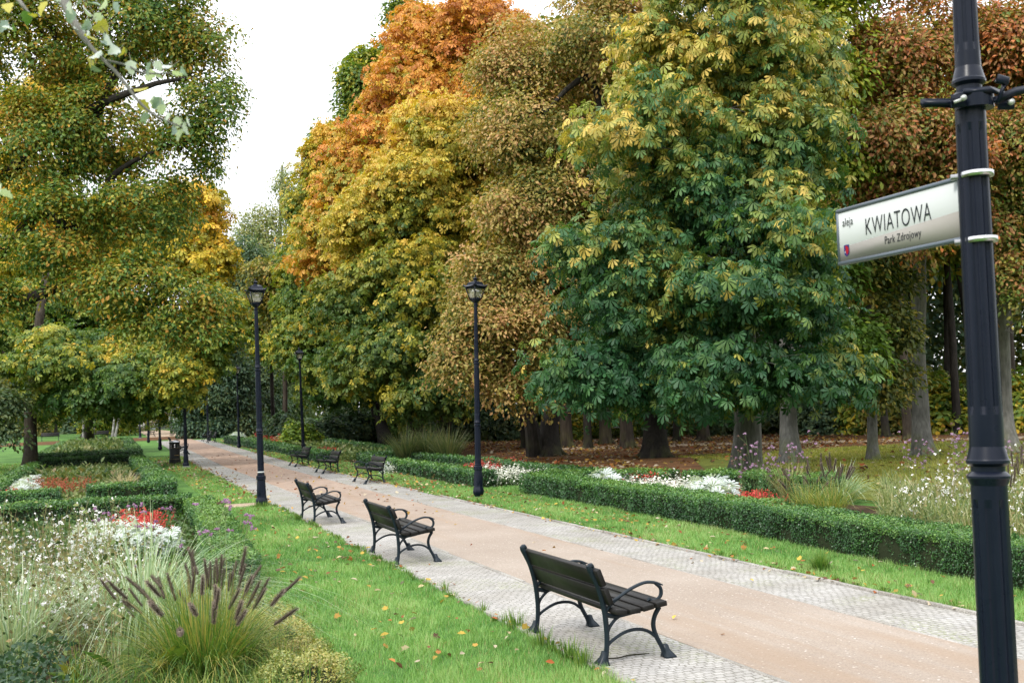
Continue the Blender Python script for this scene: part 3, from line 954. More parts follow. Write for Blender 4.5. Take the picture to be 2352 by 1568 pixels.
def spray_points(blobs, n, gap, seed, sub=19, zmin=.8, lobe=(.25, .42), sflat=.62, gscale=None):
    """sprays sit on boughs (flattened sub-lobes) spread over every blob of the crown"""
    wts = np.array([(r[0] * r[1] * r[2]) ** .62 for _, r in blobs]); wts = wts / wts.sum()
    P, O, T, B, S = [], [], [], [], []
    for k, (c, r) in enumerate(blobs):
        m = int(n * wts[k] * (1 + gap * .6))
        d0 = unit(rng.normal(size=(sub, 3)) + [0, 0, .12]); q0 = rng.uniform(.45, .86, sub)
        cs = c + d0 * r * q0[:, None]; rs = r * rng.uniform(*lobe, (sub, 1)) * np.array([1, 1, sflat]); sh = rng.normal(size=sub)
        i = rng.integers(0, sub, m)
        d = unit(rng.normal(size=(m, 3)) + [0, 0, .22]); t = .35 + .65 * rng.random(m) ** .5
        p = cs[i] + d * rs[i] * (t * (1 + .3 * fbm(d * 2 + i[:, None], 1.0, seed + k)))[:, None]
        m2 = int(m * .14)                                   # loose filling between the boughs
        d2 = unit(rng.normal(size=(m2, 3))); p2 = c + d2 * r * (.25 + .65 * rng.random(m2) ** .5)[:, None]
        p = np.r_[p, p2]; s_ = np.r_[sh[i], np.zeros(m2)]
        e = (p - c) / r; tt = np.linalg.norm(e, axis=1)
        keep = fbm(p, gscale or max(.7, .28 * r.mean()), seed + 7) > (-1.15 + gap * .95)
        keep &= p[:, 2] > zmin
        o = unit(unit(e / r) + np.r_[d, d2] * .5)
        P.append(p[keep]); O.append(o[keep]); T.append(tt[keep]); B.append(np.full(keep.sum(), k)); S.append(s_[keep])
    return np.concatenate(P), np.concatenate(O), np.concatenate(T), np.concatenate(B), np.concatenate(S)


def crown(blobs, n, per, srad, lsize, pal, tm, tfun=None, gap=.35, seed=1, droop=.5, flat=.75, spread=.16, thick=.22, zmin=.8, sub=11, lobe=(.36, .6), sflat=.62, tint=.08, gscale=None):
    """mesh data of a crown: N sprays, each a drooping fan of PER leaves"""
    P, O, T, B, S = spray_points(blobs, n, gap, seed, sub, zmin, lobe, sflat, gscale)
    m = len(P)
    up = np.array([0, 0, 1.])
    NS = unit(flat * up + (1 - flat) * 1.3 * O + rng.normal(size=(m, 3)) * .22)
    sr = srad * rng.uniform(.65, 1.3, m)
    # leaves
    a = rng.uniform(0, 2 * np.pi, (m, per)); q = np.sqrt(rng.random((m, per)))
    X = unit(np.cross(NS, rng.normal(size=(m, 3)))); Y = np.cross(NS, X)
    out = O - NS * np.sum(O * NS, -1, keepdims=True)
    rad = X[:, None] * np.cos(a)[..., None] + Y[:, None] * np.sin(a)[..., None]
    L = P[:, None] + rad * (q * sr[:, None])[..., None] + out[:, None] * (sr * .35)[:, None, None]
    L = L + NS[:, None] * (rng.normal(size=(m, per)) * thick * sr[:, None])[..., None]
    L[..., 2] -= droop * q ** 2 * sr[:, None]
    L = L.reshape(-1, 3)
    N = unit(np.repeat(NS, per, 0) + (rad * q[..., None]).reshape(-1, 3) * droop * 1.1 + rng.normal(size=(m * per, 3)) * .42)
    D = rad.reshape(-1, 3) + rng.normal(size=(m * per, 3)) * .35 + np.array([0, 0, -droop * .7])
    base = (tfun(P, T) if tfun else np.full(m, .4)) + .20 * fbm(P, 1.7, seed + 3) + S * tint + rng.normal(size=m) * spread * .5
    tt = np.repeat(base, per) + rng.normal(size=m * per) * spread
    c = grad(PAL[pal], tt) * rng.uniform(.8, 1.22, (m * per, 1))
    mb = MB()
    scatter(mb, L, N, lsize * rng.uniform(.65, 1.25, m * per), c, tm, D=D)
    return mb, P, B


def limbs(mb, trunk, r0, blobs, P, B, nsub=5, seed=0, rl=.5, flare=1.5, sides=12, from_=.45, extra=None):
    """trunk polyline plus limbs to every blob and twigs to its sprays"""
    T = spline(trunk, 22)
    T = T + np.c_[fbm(T * np.array([0, 0, 1]) + seed, 1.5, 1), fbm(T * np.array([0, 0, 1]) + seed, 1.4, 2), np.zeros(len(T))] * (r0 * .14)
    h = T[:, 2] - T[0, 2]
    r = r0 * (1 - .55 * np.linspace(0, 1, len(T)))
    r = r * (1 + (flare - 1) * np.exp(-h / (r0 * 1.15)))
    tube(mb, np.vstack([T[0] - [0, 0, .4], T]), np.r_[r[0] * 1.15, r], sides)
    for k in range(5):                                          # root spurs
        a = 2 * math.pi * (k + rng.random() * .6) / 5
        d = np.array([math.cos(a), math.sin(a), 0])
        tube(mb, [T[0] + d * r0 * .8 + [0, 0, r0 * 1.0], T[0] + d * r0 * 1.25 + [0, 0, r0 * .3], T[0] + d * r0 * 1.9 + [0, 0, -.04], T[0] + d * r0 * 2.5 + [0, 0, -.2]], [r0 * .25, r0 * .27, r0 * .17, r0 * .06], 7)
    # limbs grow from the nearest wood already there, so boughs fork
    nodes = [(p, max(.03, r_ * rl * 1.5)) for p, r_ in zip(T[int(from_ * len(T)):], r[int(from_ * len(T)):])]
    for pts, ra in (extra or []):
        Q = spline(pts, 20); L_ = np.linalg.norm(Q[-1] - Q[0])
        Q[1:-1] += np.cumsum(rng.normal(size=(len(Q) - 2, 3)) * .012 * L_ / 4, 0) * .6
        rq = np.interp(np.linspace(0, 1, len(Q)), np.linspace(0, 1, len(ra)), ra)
        tube(mb, Q, rq, 9); nodes += [(p, q) for p, q in zip(Q[4:], rq[4:])]
    for k in np.argsort([np.linalg.norm(c - T[len(T) // 2]) for c, _ in blobs]):
        c, rr = blobs[k]
        NP_ = np.array([n_[0] for n_ in nodes])
        dv = c - NP_; dl = np.linalg.norm(dv, axis=1)
        i = int(np.argmin(dl + 1.2 * np.maximum(0, NP_[:, 2] - c[2])))
        s, rn = nodes[i]; L_ = dl[i]
        rs = max(.025, min(rn * .72, .02 + .018 * L_))
        bend = np.array([rng.normal(), rng.normal(), .3 * rng.normal() - .3]) * L_ * .12
        Q = spline([s, s * .66 + c * .34 + bend, s * .3 + c * .7 - bend * .5, c + rng.normal(size=3) * .2], 15)
        Q[1:-1] += rng.normal(size=(len(Q) - 2, 3)) * .02 * max(1, L_ / 3)
        rq = np.linspace(rs, rs * .4, len(Q)); tube(mb, Q, rq, 8); nodes += [(p, q) for p, q in zip(Q[3:], rq[3:])]
        idx = np.nonzero(B == k)[0]
        if len(idx):
            for j in rng.choice(idx, min(nsub, len(idx)), replace=False):
                e = P[j]; m_ = int(np.argmin(np.linalg.norm(Q - e, axis=1) + rng.random(len(Q)) * .8)); s2 = Q[m_]
                l2 = np.linalg.norm(e - s2)
                q2 = spline([s2, (s2 * 2 + e) / 3 + rng.normal(size=3) * .12 * l2, (s2 + 2 * e) / 3 + rng.normal(size=3) * .1 * l2 + np.array([0, 0, .08 * l2]), e], 9)
                r2 = min(rq[m_] * .6, .012 + .012 * l2)
                tube(mb, q2, np.linspace(r2, max(.006, r2 * .25), len(q2)), 5)
                for jj in idx[np.argsort(np.linalg.norm(P[idx] - e, axis=1))[1:4]]:
                    s3 = q2[len(q2) // 2 + rng.integers(-1, 3)]
                    tube(mb, [s3, (s3 + P[jj]) / 2 + rng.normal(size=3) * .1, P[jj]], [r2 * .4, r2 * .28, .005], 4)


def tree(name, label, cat, base, trunk, r0, blobs, n, per, srad, lsize, pal, tm, bark='bark', group=None, nsub=5, rl=.5, extra=None, **kw):
    """trunk: list of world points above the base"""
    bv, bu = base
    root = thing(name, label, cat, (bv, bu, float(terr(bu))), group=group)
    off = np.array([bv, bu, float(terr(bu))])
    mb, P, B = crown(blobs, n, per, srad, lsize, pal, tm, **kw)
    mb.v = [v - off for v in mb.v]
    mb.build("crown", M['leaf'], root)
    t = MB()
    limbs(t, [off] + [np.array(p) for p in trunk], r0, blobs, P, B, nsub, len(label), rl, extra=extra)
    t.v = [v - off for v in t.v]
    t.build("trunk", M[bark], root, True)
    return root


def hz(lo, hi, a, b):
    """colour position rising from a at height lo to b at height hi"""
    return lambda P, T: a + (b - a) * np.clip((P[:, 2] - lo) / (hi - lo), 0, 1) + .1 * (T - .7)


# --- big green horse chestnut on the right
D = 27.5
tree("horse_chestnut", "huge deep green horse chestnut with yellowing top behind the clipped hedge", "tree", GX(1716, 1095),
     [PX(1716, 900, 28.5), PX(1705, 650, 28.4), PX(1690, 350, 28.3), PX(1685, 60, 28.3)], .36,
     [blob(1690, 40, 215, 170, 27.8), blob(1550, 330, 215, 190, 27), blob(1790, 300, 150, 200, 27.3), blob(1415, 610, 165, 170, 26.6), blob(1640, 600, 240, 210, 26.6, 3.2),
      blob(1850, 640, 120, 170, 27), blob(1400, 830, 150, 90, 26.4), blob(1620, 850, 230, 100, 26, 3), blob(1860, 850, 130, 95, 26.6), blob(1720, 930, 150, 45, 26), blob(1500, 920, 120, 45, 26.8),
      blob(1700, -230, 200, 190, 28), blob(1500, 130, 95, 120, 27.5), blob(1860, 120, 80, 130, 28)],
     2300, 13, .5, .188, 'chestnut_green', PALM, 'greybark', gap=.5, gscale=.75, seed=2, droop=.75, flat=.8, tfun=hz(4.0, 11.0, .17, .76), spread=.20, zmin=2.25, sub=20, lobe=(.26, .42), sflat=.55)

# --- brown oak left of it
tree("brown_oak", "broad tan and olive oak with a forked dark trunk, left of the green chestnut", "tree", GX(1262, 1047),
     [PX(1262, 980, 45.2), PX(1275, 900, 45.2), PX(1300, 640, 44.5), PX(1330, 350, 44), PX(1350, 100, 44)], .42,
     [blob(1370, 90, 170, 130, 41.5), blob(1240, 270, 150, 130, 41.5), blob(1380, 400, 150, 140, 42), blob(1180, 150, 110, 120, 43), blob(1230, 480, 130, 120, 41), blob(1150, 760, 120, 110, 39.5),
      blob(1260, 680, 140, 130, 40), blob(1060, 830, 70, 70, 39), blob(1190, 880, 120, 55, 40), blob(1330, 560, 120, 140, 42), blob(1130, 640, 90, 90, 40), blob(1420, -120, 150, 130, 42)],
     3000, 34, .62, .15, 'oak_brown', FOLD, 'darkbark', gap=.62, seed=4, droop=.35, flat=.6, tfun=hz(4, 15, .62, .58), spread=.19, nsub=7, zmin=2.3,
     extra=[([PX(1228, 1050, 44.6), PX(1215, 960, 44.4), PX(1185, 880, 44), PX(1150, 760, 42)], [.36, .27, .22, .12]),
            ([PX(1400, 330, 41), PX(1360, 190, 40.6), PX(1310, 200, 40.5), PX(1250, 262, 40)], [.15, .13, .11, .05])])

# --- golden chestnut
tree("gold_chestnut", "golden yellow chestnut with green lower boughs between the two lamp posts", "tree", GX(1020, 1026),
     [PX(1018, 960, 57), PX(1012, 800, 56), PX(1010, 560, 55), PX(1005, 330, 55)], .45,
     [blob(1000, 330, 140, 110, 53), blob(960, 430, 140, 110, 52), blob(1080, 520, 120, 110, 53), blob(880, 520, 120, 90, 52), blob(960, 640, 140, 100, 51), blob(850, 660, 110, 90, 51), blob(930, 770, 140, 90, 50),
      blob(860, 820, 90, 70, 50), blob(985, 885, 95, 60, 49), blob(1080, 650, 90, 110, 52), blob(1030, 780, 80, 90, 50.5)],
     2900, 16, .72, .235, 'chestnut_gold', PALM_SMALL, 'darkbark', gap=.48, seed=5, droop=.7, flat=.75, tfun=hz(4, 14, .10, .70), spread=.14, zmin=2.4, sflat=.5)
# --- orange chestnut above it
tree("orange_chestnut", "tall rust orange chestnut crown rising highest against the white sky", "tree", GX(955, 1022),
     [PX(955, 960, 61), PX(975, 700, 61), PX(1000, 400, 61), PX(1030, 100, 61)], .45,
     [blob(1060, 90, 125, 95, 61), blob(965, 190, 130, 110, 60), blob(890, 330, 125, 100, 58), blob(1090, 230, 110, 110, 60), blob(820, 440, 105, 85, 57), blob(780, 540, 95, 75, 57), blob(1150, 60, 90, 80, 62), blob(960, 60, 60, 50, 62), blob(1010, 330, 100, 90, 59)],
     2500, 16, .78, .25, 'chestnut_orange', PALM_SMALL, 'darkbark', gap=.5, seed=6, droop=.7, flat=.75, tfun=hz(12, 25, .20, .58), spread=.2, sflat=.5, tint=.13)
# --- maple at the left end of the right-hand row
tree("field_maple", "green maple with a yellow rim leaning over the alley behind the distant lamps", "tree", GX(890, 1022),
     [PX(868, 950, 66), PX(835, 850, 65), PX(780, 700, 64), PX(750, 500, 64)], .38,
     [blob(755, 370, 58, 85, 64), blob(735, 560, 68, 80, 63), blob(712, 660, 52, 80, 62), blob(732, 760, 92, 85, 61), blob(712, 790, 48, 60, 61), blob(800, 850, 110, 70, 60), blob(770, 640, 90, 90, 62), blob(735, 470, 60, 70, 64)],
     1500, 26, .75, .23, 'maple', PALM_SMALL, 'darkbark', gap=.5, seed=7, droop=.45, flat=.7, tfun=lambda P, T: .18 + .45 * np.clip((P[:, 2] - 5) / 10, 0, 1) + .5 * (T - .72), spread=.15, zmin=2.4)
tree("dark_lime", "dark green round crown peeping between the orange chestnut and yellow maple", "tree", GX(842, 1014),
     [PX(842, 900, 78), PX(840, 600, 78), PX(835, 300, 78)], .35,
     [blob(835, 200, 55, 95, 76), blob(800, 310, 62, 75, 76), blob(850, 420, 75, 90, 76), blob(930, 25, 32, 50, 78), blob(890, 130, 50, 70, 78)],
     700, 34, .9, .30, 'maple', FOLD, 'darkbark', gap=.5, seed=8, tfun=hz(10, 25, .05, .3))

# --- red oaks at the right
tree("red_oak", "stout grey trunked oak with rust red crown between chestnut and sign post", "tree", GX(2122, 1046),
     [PX(2112, 900, 35.6), PX(2108, 640, 35.4), PX(2130, 380, 35.2), PX(2150, 100, 35.2)], .30,
     [blob(2090, 110, 165, 130, 34), blob(2040, 300, 135, 100, 33), blob(2190, 330, 120, 110, 33), blob(2130, 480, 150, 85, 33), blob(2020, 440, 90, 70, 33.5), blob(2080, -100, 190, 130, 35), blob(2010, 150, 80, 110, 35)],
     1900, 34, .56, .15, 'red_oak', FOLD, 'greybark', gap=.6, seed=9, droop=.35, flat=.6, tfun=hz(6, 14, .30, .55), spread=.25, nsub=7, zmin=5.7)
tree("red_oak", "rust and green oak behind the black post, its mossy trunk right of the post", "tree", GX(2318, 1041),
     [PX(2305, 900, 35.2), PX(2305, 640, 35), PX(2330, 380, 35), PX(2370, 100, 35)], .29,
     [blob(2320, 120, 130, 120, 34), blob(2330, 330, 110, 120, 33.5), blob(2330, 640, 60, 70, 33), blob(2290, 480, 70, 80, 33.5), blob(2430, 500, 90, 200, 34), blob(2450, 150, 120, 200, 34), blob(2345, 780, 45, 50, 33)],
     1500, 34, .56, .15, 'red_oak', FOLD, 'greybark', gap=.6, seed=10, droop=.35, flat=.6, tfun=hz(6, 15, .26, .40), spread=.25, nsub=7, zmin=4.0)
tree("slender_oak", "slender grey trunk with sparse olive leaves right of the green chestnut", "tree", GX(2006, 1057),
     [PX(2002, 900, 34.2), PX(1998, 700, 34), PX(2010, 520, 34), PX(2020, 300, 34)], .165,
     [blob(2035, 740, 45, 50, 33.5), blob(1985, 600, 50, 80, 33.5), blob(2040, 620, 40, 50, 34.4), blob(2055, 850, 30, 30, 33.4), blob(2020, 880, 40, 50, 33)],
     330, 24, .5, .17, 'olive', FOLD, 'greybark', gap=.6, seed=11, tfun=hz(2, 9, .22, .4), spread=.2, zmin=2.0)
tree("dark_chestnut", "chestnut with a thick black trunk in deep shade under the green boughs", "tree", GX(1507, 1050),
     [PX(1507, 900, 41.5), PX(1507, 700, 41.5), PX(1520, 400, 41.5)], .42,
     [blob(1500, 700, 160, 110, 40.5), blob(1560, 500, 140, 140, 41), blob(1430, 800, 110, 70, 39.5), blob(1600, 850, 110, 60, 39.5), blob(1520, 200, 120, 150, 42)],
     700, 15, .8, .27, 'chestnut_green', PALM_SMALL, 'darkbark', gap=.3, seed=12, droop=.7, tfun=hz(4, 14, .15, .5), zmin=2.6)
tree("grey_lime", "mossy grey trunk with flared roots behind tall purple flower stems", "tree", GX(1820, 1063),
     [PX(1812, 960, 34.3), PX(1805, 800, 34.3), PX(1815, 500, 34.3)], .31,
     [blob(1880, 120, 90, 130, 33), blob(1910, 330, 75, 100, 33), blob(1900, 560, 80, 110, 33.5), blob(1930, 780, 70, 90, 33), blob(1850, -60, 130, 110, 33.5), blob(1830, 900, 110, 50, 33)],
     800, 26, .65, .2, 'linden', FOLD, 'greybark', gap=.35, seed=13, droop=.5, tfun=hz(4, 13, -.1, .55), zmin=2.6)

# --- left side: big oak whose trunk stands outside the picture
ob = GX(-330, 1150)
ot = np.array([ob[0], ob[1], 0])
tree("great_oak", "great green and bronze oak reaching over the left lawn, sky showing through it", "tree", ob,
     [ot + [0, 0, 2.5], ot + [.5, .2, 5.5], ot + [1.2, .3, 9], ot + [2.2, .3, 14], ot + [2.8, .3, 18]], .62,
     [blob(110, 90, 190, 150, 34), blob(330, 60, 170, 125, 34), blob(450, 110, 90, 110, 33.5), blob(490, 230, 75, 80, 33), blob(60, 340, 150, 150, 33), blob(260, 280, 170, 120, 33.5), blob(420, 340, 85, 90, 33),
      blob(120, 520, 150, 110, 32.5), blob(330, 470, 130, 80, 33), blob(-10, 690, 60, 70, 32), blob(300, 640, 120, 75, 32), blob(430, 690, 90, 80, 32), blob(470, 770, 65, 55, 32), blob(360, 740, 90, 60, 32), blob(-150, 300, 200, 300, 34), blob(200, 640, 90, 60, 32.5), blob(280, -130, 220, 120, 34)],
     4000, 24, .46, .13, 'oak_green', FOLD, 'darkbark', gap=.76, seed=14, droop=.3, flat=.55, tfun=lambda P, T: .52 - .25 * (T - .6) + 0 * P[:, 2], spread=.25, nsub=9, rl=.3, zmin=4.4, lobe=(.24, .38), sub=24, gscale=.42,
     extra=[([ot + [.4, .2, 4.6], PX(-60, 725, 33), PX(60, 690, 32.5), PX(200, 640, 32.5), PX(330, 650, 32)], [.26, .20, .17, .13, .06]),
            ([ot + [.9, .3, 7.2], PX(-40, 600, 33.5), PX(90, 480, 33.5), PX(180, 350, 33.5), PX(270, 160, 33.5), PX(330, 60, 33.5)], [.28, .22, .18, .14, .10, .05]),
            ([ot + [1.2, .3, 9], PX(20, 400, 33.5), PX(130, 300, 33.5), PX(300, 220, 33.2), PX(440, 180, 33)], [.25, .18, .14, .1, .04]),
            ([PX(90, 480, 33.5), PX(190, 520, 33.2), PX(270, 400, 33), PX(400, 330, 32.8)], [.15, .12, .09, .03])])
# maple whose trunk shows
tree("tall_maple", "maple with a plain brown forked trunk at the edge of the second flower bed", "tree", GX(70, 1082),
     [PX(70, 1000, 49), PX(72, 900, 49), PX(85, 780, 49), PX(95, 690, 49.5), PX(110, 600, 51)], .30,
     [blob(80, 780, 120, 95, 53), blob(210, 830, 130, 85, 48), blob(340, 850, 110, 70, 47), blob(430, 820, 75, 80, 46.5), blob(110, 905, 90, 45, 53), blob(280, 900, 120, 45, 47), blob(480, 720, 60, 80, 47), blob(-50, 800, 80, 110, 50), blob(150, 700, 130, 80, 53)],
     1900, 24, .66, .205, 'maple', PALM_SMALL, 'bark', gap=.55, seed=15, droop=.5, flat=.7, tfun=lambda P, T: .40 + .35 * fbm(P, 2.6, 9) + 0 * T, spread=.15, rl=.45, zmin=2.9,
     extra=[([PX(72, 920, 49), PX(120, 890, 48.8), PX(190, 860, 48.5), PX(280, 830, 48)], [.2, .17, .13, .07])])
tree("yellow_maple", "bright yellow maple glowing behind the great oak", "tree", GX(205, 1020),
     [PX(205, 900, 66), PX(230, 700, 66), PX(300, 500, 66)], .35,
     [blob(462, 590, 58, 70, 63), blob(405, 530, 80, 70, 64), blob(445, 445, 60, 42, 64), blob(280, 520, 130, 100, 66), blob(150, 600, 140, 110, 67), blob(60, 430, 110, 120, 67), blob(480, 700, 45, 60, 63), blob(220, 760, 120, 80, 66), blob(130, 240, 100, 90, 68)],
     1300, 22, .85, .32, 'maple_yellow', PALM_SMALL, 'bark', gap=.55, seed=16, droop=.45, flat=.7, tfun=hz(4, 14, .0, .32), spread=.18, zmin=3.5)
tree("lawn_bush_tree", "low dark green hornbeam boughs at the lawn's outer edge beside the maple trunk", "tree", GX(-15, 1078),
     [PX(-15, 1000, 46), PX(-10, 900, 46)], .14,
     [blob(-6, 925, 40, 45, 45), blob(-60, 900, 60, 80, 46), blob(12, 985, 24, 24, 45)], 190, 34, .5, .17, 'dark', FOLD, 'bark', gap=.35, seed=17, tfun=hz(1, 6, .5, .8))

# --- middle distance, between the two sides
tree("weeping_birch", "pale weeping birch, tallest tree in the gap of white sky", "tree", (2.0, 137),
     [PX(640, 800, 128), PX(640, 600, 128), PX(648, 380, 128)], .32,
     [blob(650, 400, 30, 38, 127), blob(662, 470, 38, 60, 127), blob(610, 490, 40, 45, 126), blob(640, 560, 60, 60, 126), blob(590, 570, 45, 55, 125), blob(660, 640, 45, 70, 126), blob(600, 640, 50, 50, 125), blob(572, 530, 42, 55, 126), blob(556, 600, 38, 48, 126)],
     560, 26, 1.2, .30, 'birch', BLADE, 'birchbark', gap=.75, seed=18, droop=1.5, flat=.4, tfun=hz(10, 32, .4, .6), spread=.2)
for k, (lab, gx, tk, bl, n, pal, tl) in enumerate([
    ("dark blue green alder behind the nearest left lamp post", (8.5, 118), 110, [(560, 600, 50, 70), (540, 700, 55, 80), (590, 730, 60, 80), (560, 830, 75, 80), (590, 920, 60, 55), (520, 620, 35, 50)], 900, 'dark', .5),
    ("dusky green ash with leaning double trunk beside the white sign", (7.8, 101), 95, [(500, 800, 50, 70), (480, 880, 60, 60), (530, 880, 50, 70), (470, 960, 50, 35), (540, 960, 45, 40)], 800, 'dark', .35),
    ("grey green willow below the pale birch", (14, 128), 120, [(620, 720, 50, 70), (640, 820, 50, 80), (650, 920, 60, 60), (610, 850, 40, 60)], 700, 'birch', .0),
    ("small bright lime green maple near the birch trunks", (-2.5, 122), 116, [(245, 945, 45, 26), (300, 935, 40, 28), (280, 965, 30, 16)], 220, 'linden', .4),
]):
    b0 = np.array([gx[0], gx[1], float(terr(gx[1]))]); bl = [blob(*q, tk) for q in bl]
    cen = np.mean([q[0] for q in bl], 0)
    tree("woodland_tree", lab, "tree", gx, [b0 + (cen - b0) * .4 * np.array([.4, .4, 1]), b0 + (cen - b0) * np.array([.8, .8, .8]), b0 + (cen - b0) * np.array([1, 1, 1.2])], .38, bl,
         int(n * 1.8), 30, 1.0, .29, pal, FOLD, 'darkbark', gap=.4, seed=20 + k, tfun=lambda P, T, q=tl: np.full(len(P), q) + .12 * (T - .6), spread=.2, rl=.6)

# --- wood behind: prototypes copied
def wood_proto(seed, pal, bark, h, r0, tm=FOLD):
    root = thing("wood_tree", "x", "tree")
    bl = []
    for k in range(7):
        a = rng.uniform(0, 6.28); q = rng.uniform(.6, 2.2)
        bl.append((np.array([q * math.cos(a), q * math.sin(a), h * rng.uniform(.5, .97)]), np.array([2.3, 2.3, 1.7]) * rng.uniform(.8, 1.25)))
    mb, P, B = crown(bl, 620, 24, .85, .36, pal, tm, gap=.35, seed=seed, tfun=hz(4, h, .3, .6), spread=.2)
    mb.build("crown", M['leaf'], root)
    t = MB(); limbs(t, [np.zeros(3), np.array([.1, .0, h * .3]), np.array([.2, .1, h * .6]), np.array([.1, .3, h * .9])], r0, bl, P, B, 3, seed, .4, 1.22)
    t.build("trunk", M[bark], root, True)
    return root


protos = [wood_proto(31, 'olive', 'bark', 15, .25), wood_proto(32, 'oak_brown', 'bark', 17, .29), wood_proto(33, 'oak_green', 'darkbark', 16, .22), wood_proto(34, 'maple', 'darkbark', 14, .21)]
WOOD = [  # photo x, depth, kind, scale, label
    (1350, 51, 2, .9, "dim trunk just right of the forked dark oak trunk"), (1392, 55, 0, 1.15, "straight brown trunk, middle of three behind the chestnut"),
    (1441, 50, 1, 1.0, "brown trunk nearest the black chestnut trunk"), (1555, 56, 2, .85, "thin dark trunk just right of the black chestnut trunk"), (1615, 55, 0, 1.15, "dim trunk half veiled by low chestnut leaves"),
    (2085, 47, 0, .8, "leaning thin trunk behind the stout grey oak"), (2035, 52, 2, .85, "thin shadowy trunk between the slender and the stout grey trunks"), (2200, 52, 2, .9, "dark forked trunk just before the black post"),
    (1205, 54, 2, .8, "dim trunk peering from behind the forked oak"), (1300, 53, 1, 1.0, "broad dim trunk right behind the forked oak"), (1150, 66, 3, .9, "dim trunk in deep shade behind the right lamp post"),
    (955, 68, 1, 1.1, "dark thick trunk under the golden chestnut's boughs"), (1075, 70, 0, 1.0, "shadowy trunk right of the golden chestnut trunk"), (655, 92, 0, .9, "brown trunk standing beyond the light green shrub"), (628, 100, 2, .9, "darker trunk left of the brown trunk beyond the light shrub"),
    (775, 88, 3, 1.0, "hidden dark trunk behind the shrubs under the green maple"), (1700, 62, 1, 1.1, "deep background oak behind the big chestnut"), (1800, 66, 0, 1.2, "deep background olive tree behind the grey lime"), (1930, 60, 2, 1.1, "deep background green oak behind the slender trunk"),
    (2060, 64, 0, 1.2, "olive background oak above the slender trunk"), (2180, 62, 3, 1.2, "yellow green background maple behind the sign plate"), (2330, 60, 0, 1.2, "olive background oak far behind the black post"), (2260, 58, 2, 1.2, "dark green background oak just left of the black post"), (1985, 70, 0, 1.3, "tall olive background tree over the slender trunk"), (2120, 72, 2, 1.4, "tall green background oak over the stout trunk"), (2420, 55, 0, 1.2, "olive tree past the black post at the wood's edge"),
    (20, 125, 3, 1.0, "greenish yellow tree beyond the pale path, outermost in the row"), (75, 140, 0, 1.0, "dark tree behind the grey bench"), (128, 130, 3, .9, "dim tree right behind the weathered grey bench"), (232, 135, 0, .9, "brown trunk standing among the white birch trunks"), (330, 185, 0, 1.0, "small distant tree by the pale pavilion"),
    (395, 170, 3, 1.0, "distant grey trunk beyond the far litter bin"), (430, 160, 2, 1.1, "distant leaning trunk behind the white sign"), (-60, 110, 3, 1.1, "yellowing tree outside the lawn behind the hornbeam boughs"), (160, 165, 1, 1.0, "tawny tree far behind the birch trunks"), (290, 200, 0, 1.1, "far olive tree left of the pavilion"), (365, 215, 0, 1.2, "far olive tree behind the pavilion roof"),
]
for k, (px, dp, kd, s_, lab) in enumerate(WOOD):
    o = copy_tree(protos[kd])
    p = PX(px, 1000, dp)
    o.location = (p[0], p[1], float(terr(p[1]))); o.rotation_euler = (0, R(rng.normal() * 2), rng.uniform(0, 6.28)); o.scale = (s_, s_, s_ * rng.uniform(.95, 1.15))
    tag(o, lab, "tree", "trees of the wood")
for p_ in protos:
    for ch in list(p_.children): bpy.data.objects.remove(ch)
    bpy.data.objects.remove(p_)

# birch trunks on the left
def birch_proto():
    root = thing("birch_tree", "x", "tree")
    bl = [(np.array([.3 * k - .6, .2 * (k % 3), 6 + 1.4 * k]), np.array([1.3, 1.3, 1.2])) for k in range(5)]
    mb, P, B = crown(bl, 260, 24, .7, .3, 'linden', BLADE, gap=.4, seed=41, droop=.9, tfun=hz(4, 13, .1, .6), spread=.2)
    mb.build("crown", M['leaf'], root)
    t = MB(); limbs(t, [np.zeros(3), np.array([.12, 0, 3]), np.array([.35, .1, 7]), np.array([.4, .2, 12])], .125, bl, P, B, 3, 1, .35, 1.3)
    t.build("trunk", M['birchbark'], root, True)
    return root


bp = birch_proto()
for k, (px, u, ty, lab) in enumerate([(191, 118, 0, "white birch trunk nearest the weathered grey bench"), (213, 117, 5, "white birch trunk leaning slightly, second from the grey bench"),
                                      (258, 115, 5, "white birch trunk left of the closest birch pair"), (264, 116.5, 11, "white birch trunk leaning out most of the birches")]):
    o = bp if k == 0 else copy_tree(bp)
    g = GX(px, 1003)
    s_ = u / g[1] if g[1] else 1
    o.location = (PX(px, 1003, 112)[0], PX(px, 1003, 112)[1], float(terr(112))); o.rotation_euler = (0, R(ty), rng.uniform(-.3, .3))
    tag(o, lab, "tree", "birches on the left")


# ------------------------------------------------------------------ shrubs and the far wood
def leaf_mound(mb, c, r, n, lsize, pal, tm=FOLD, tb=.4, seed=1, spread=.2, m_=0):
    """shrub foliage: leaves over and inside a lumpy dome"""
    d = unit(rng.normal(size=(n, 3))); d[:, 2] = np.abs(d[:, 2]) * 1.0 - .12
    t = .55 + .45 * rng.random(n) ** .5
    p = np.array(c) + d * np.array(r) * (t * (1 + .22 * fbm(d * 2, 1, seed)))[:, None]
    col = grad(PAL[pal], tb + .25 * fbm(p, .35 * max(r), seed) + rng.normal(size=n) * spread) * rng.uniform(.8, 1.2, (n, 1))
    scatter(mb, p, d + np.array([0, 0, .5]) + rng.normal(size=(n, 3)) * .5, lsize * rng.uniform(.6, 1.3, n), col, tm, m_)


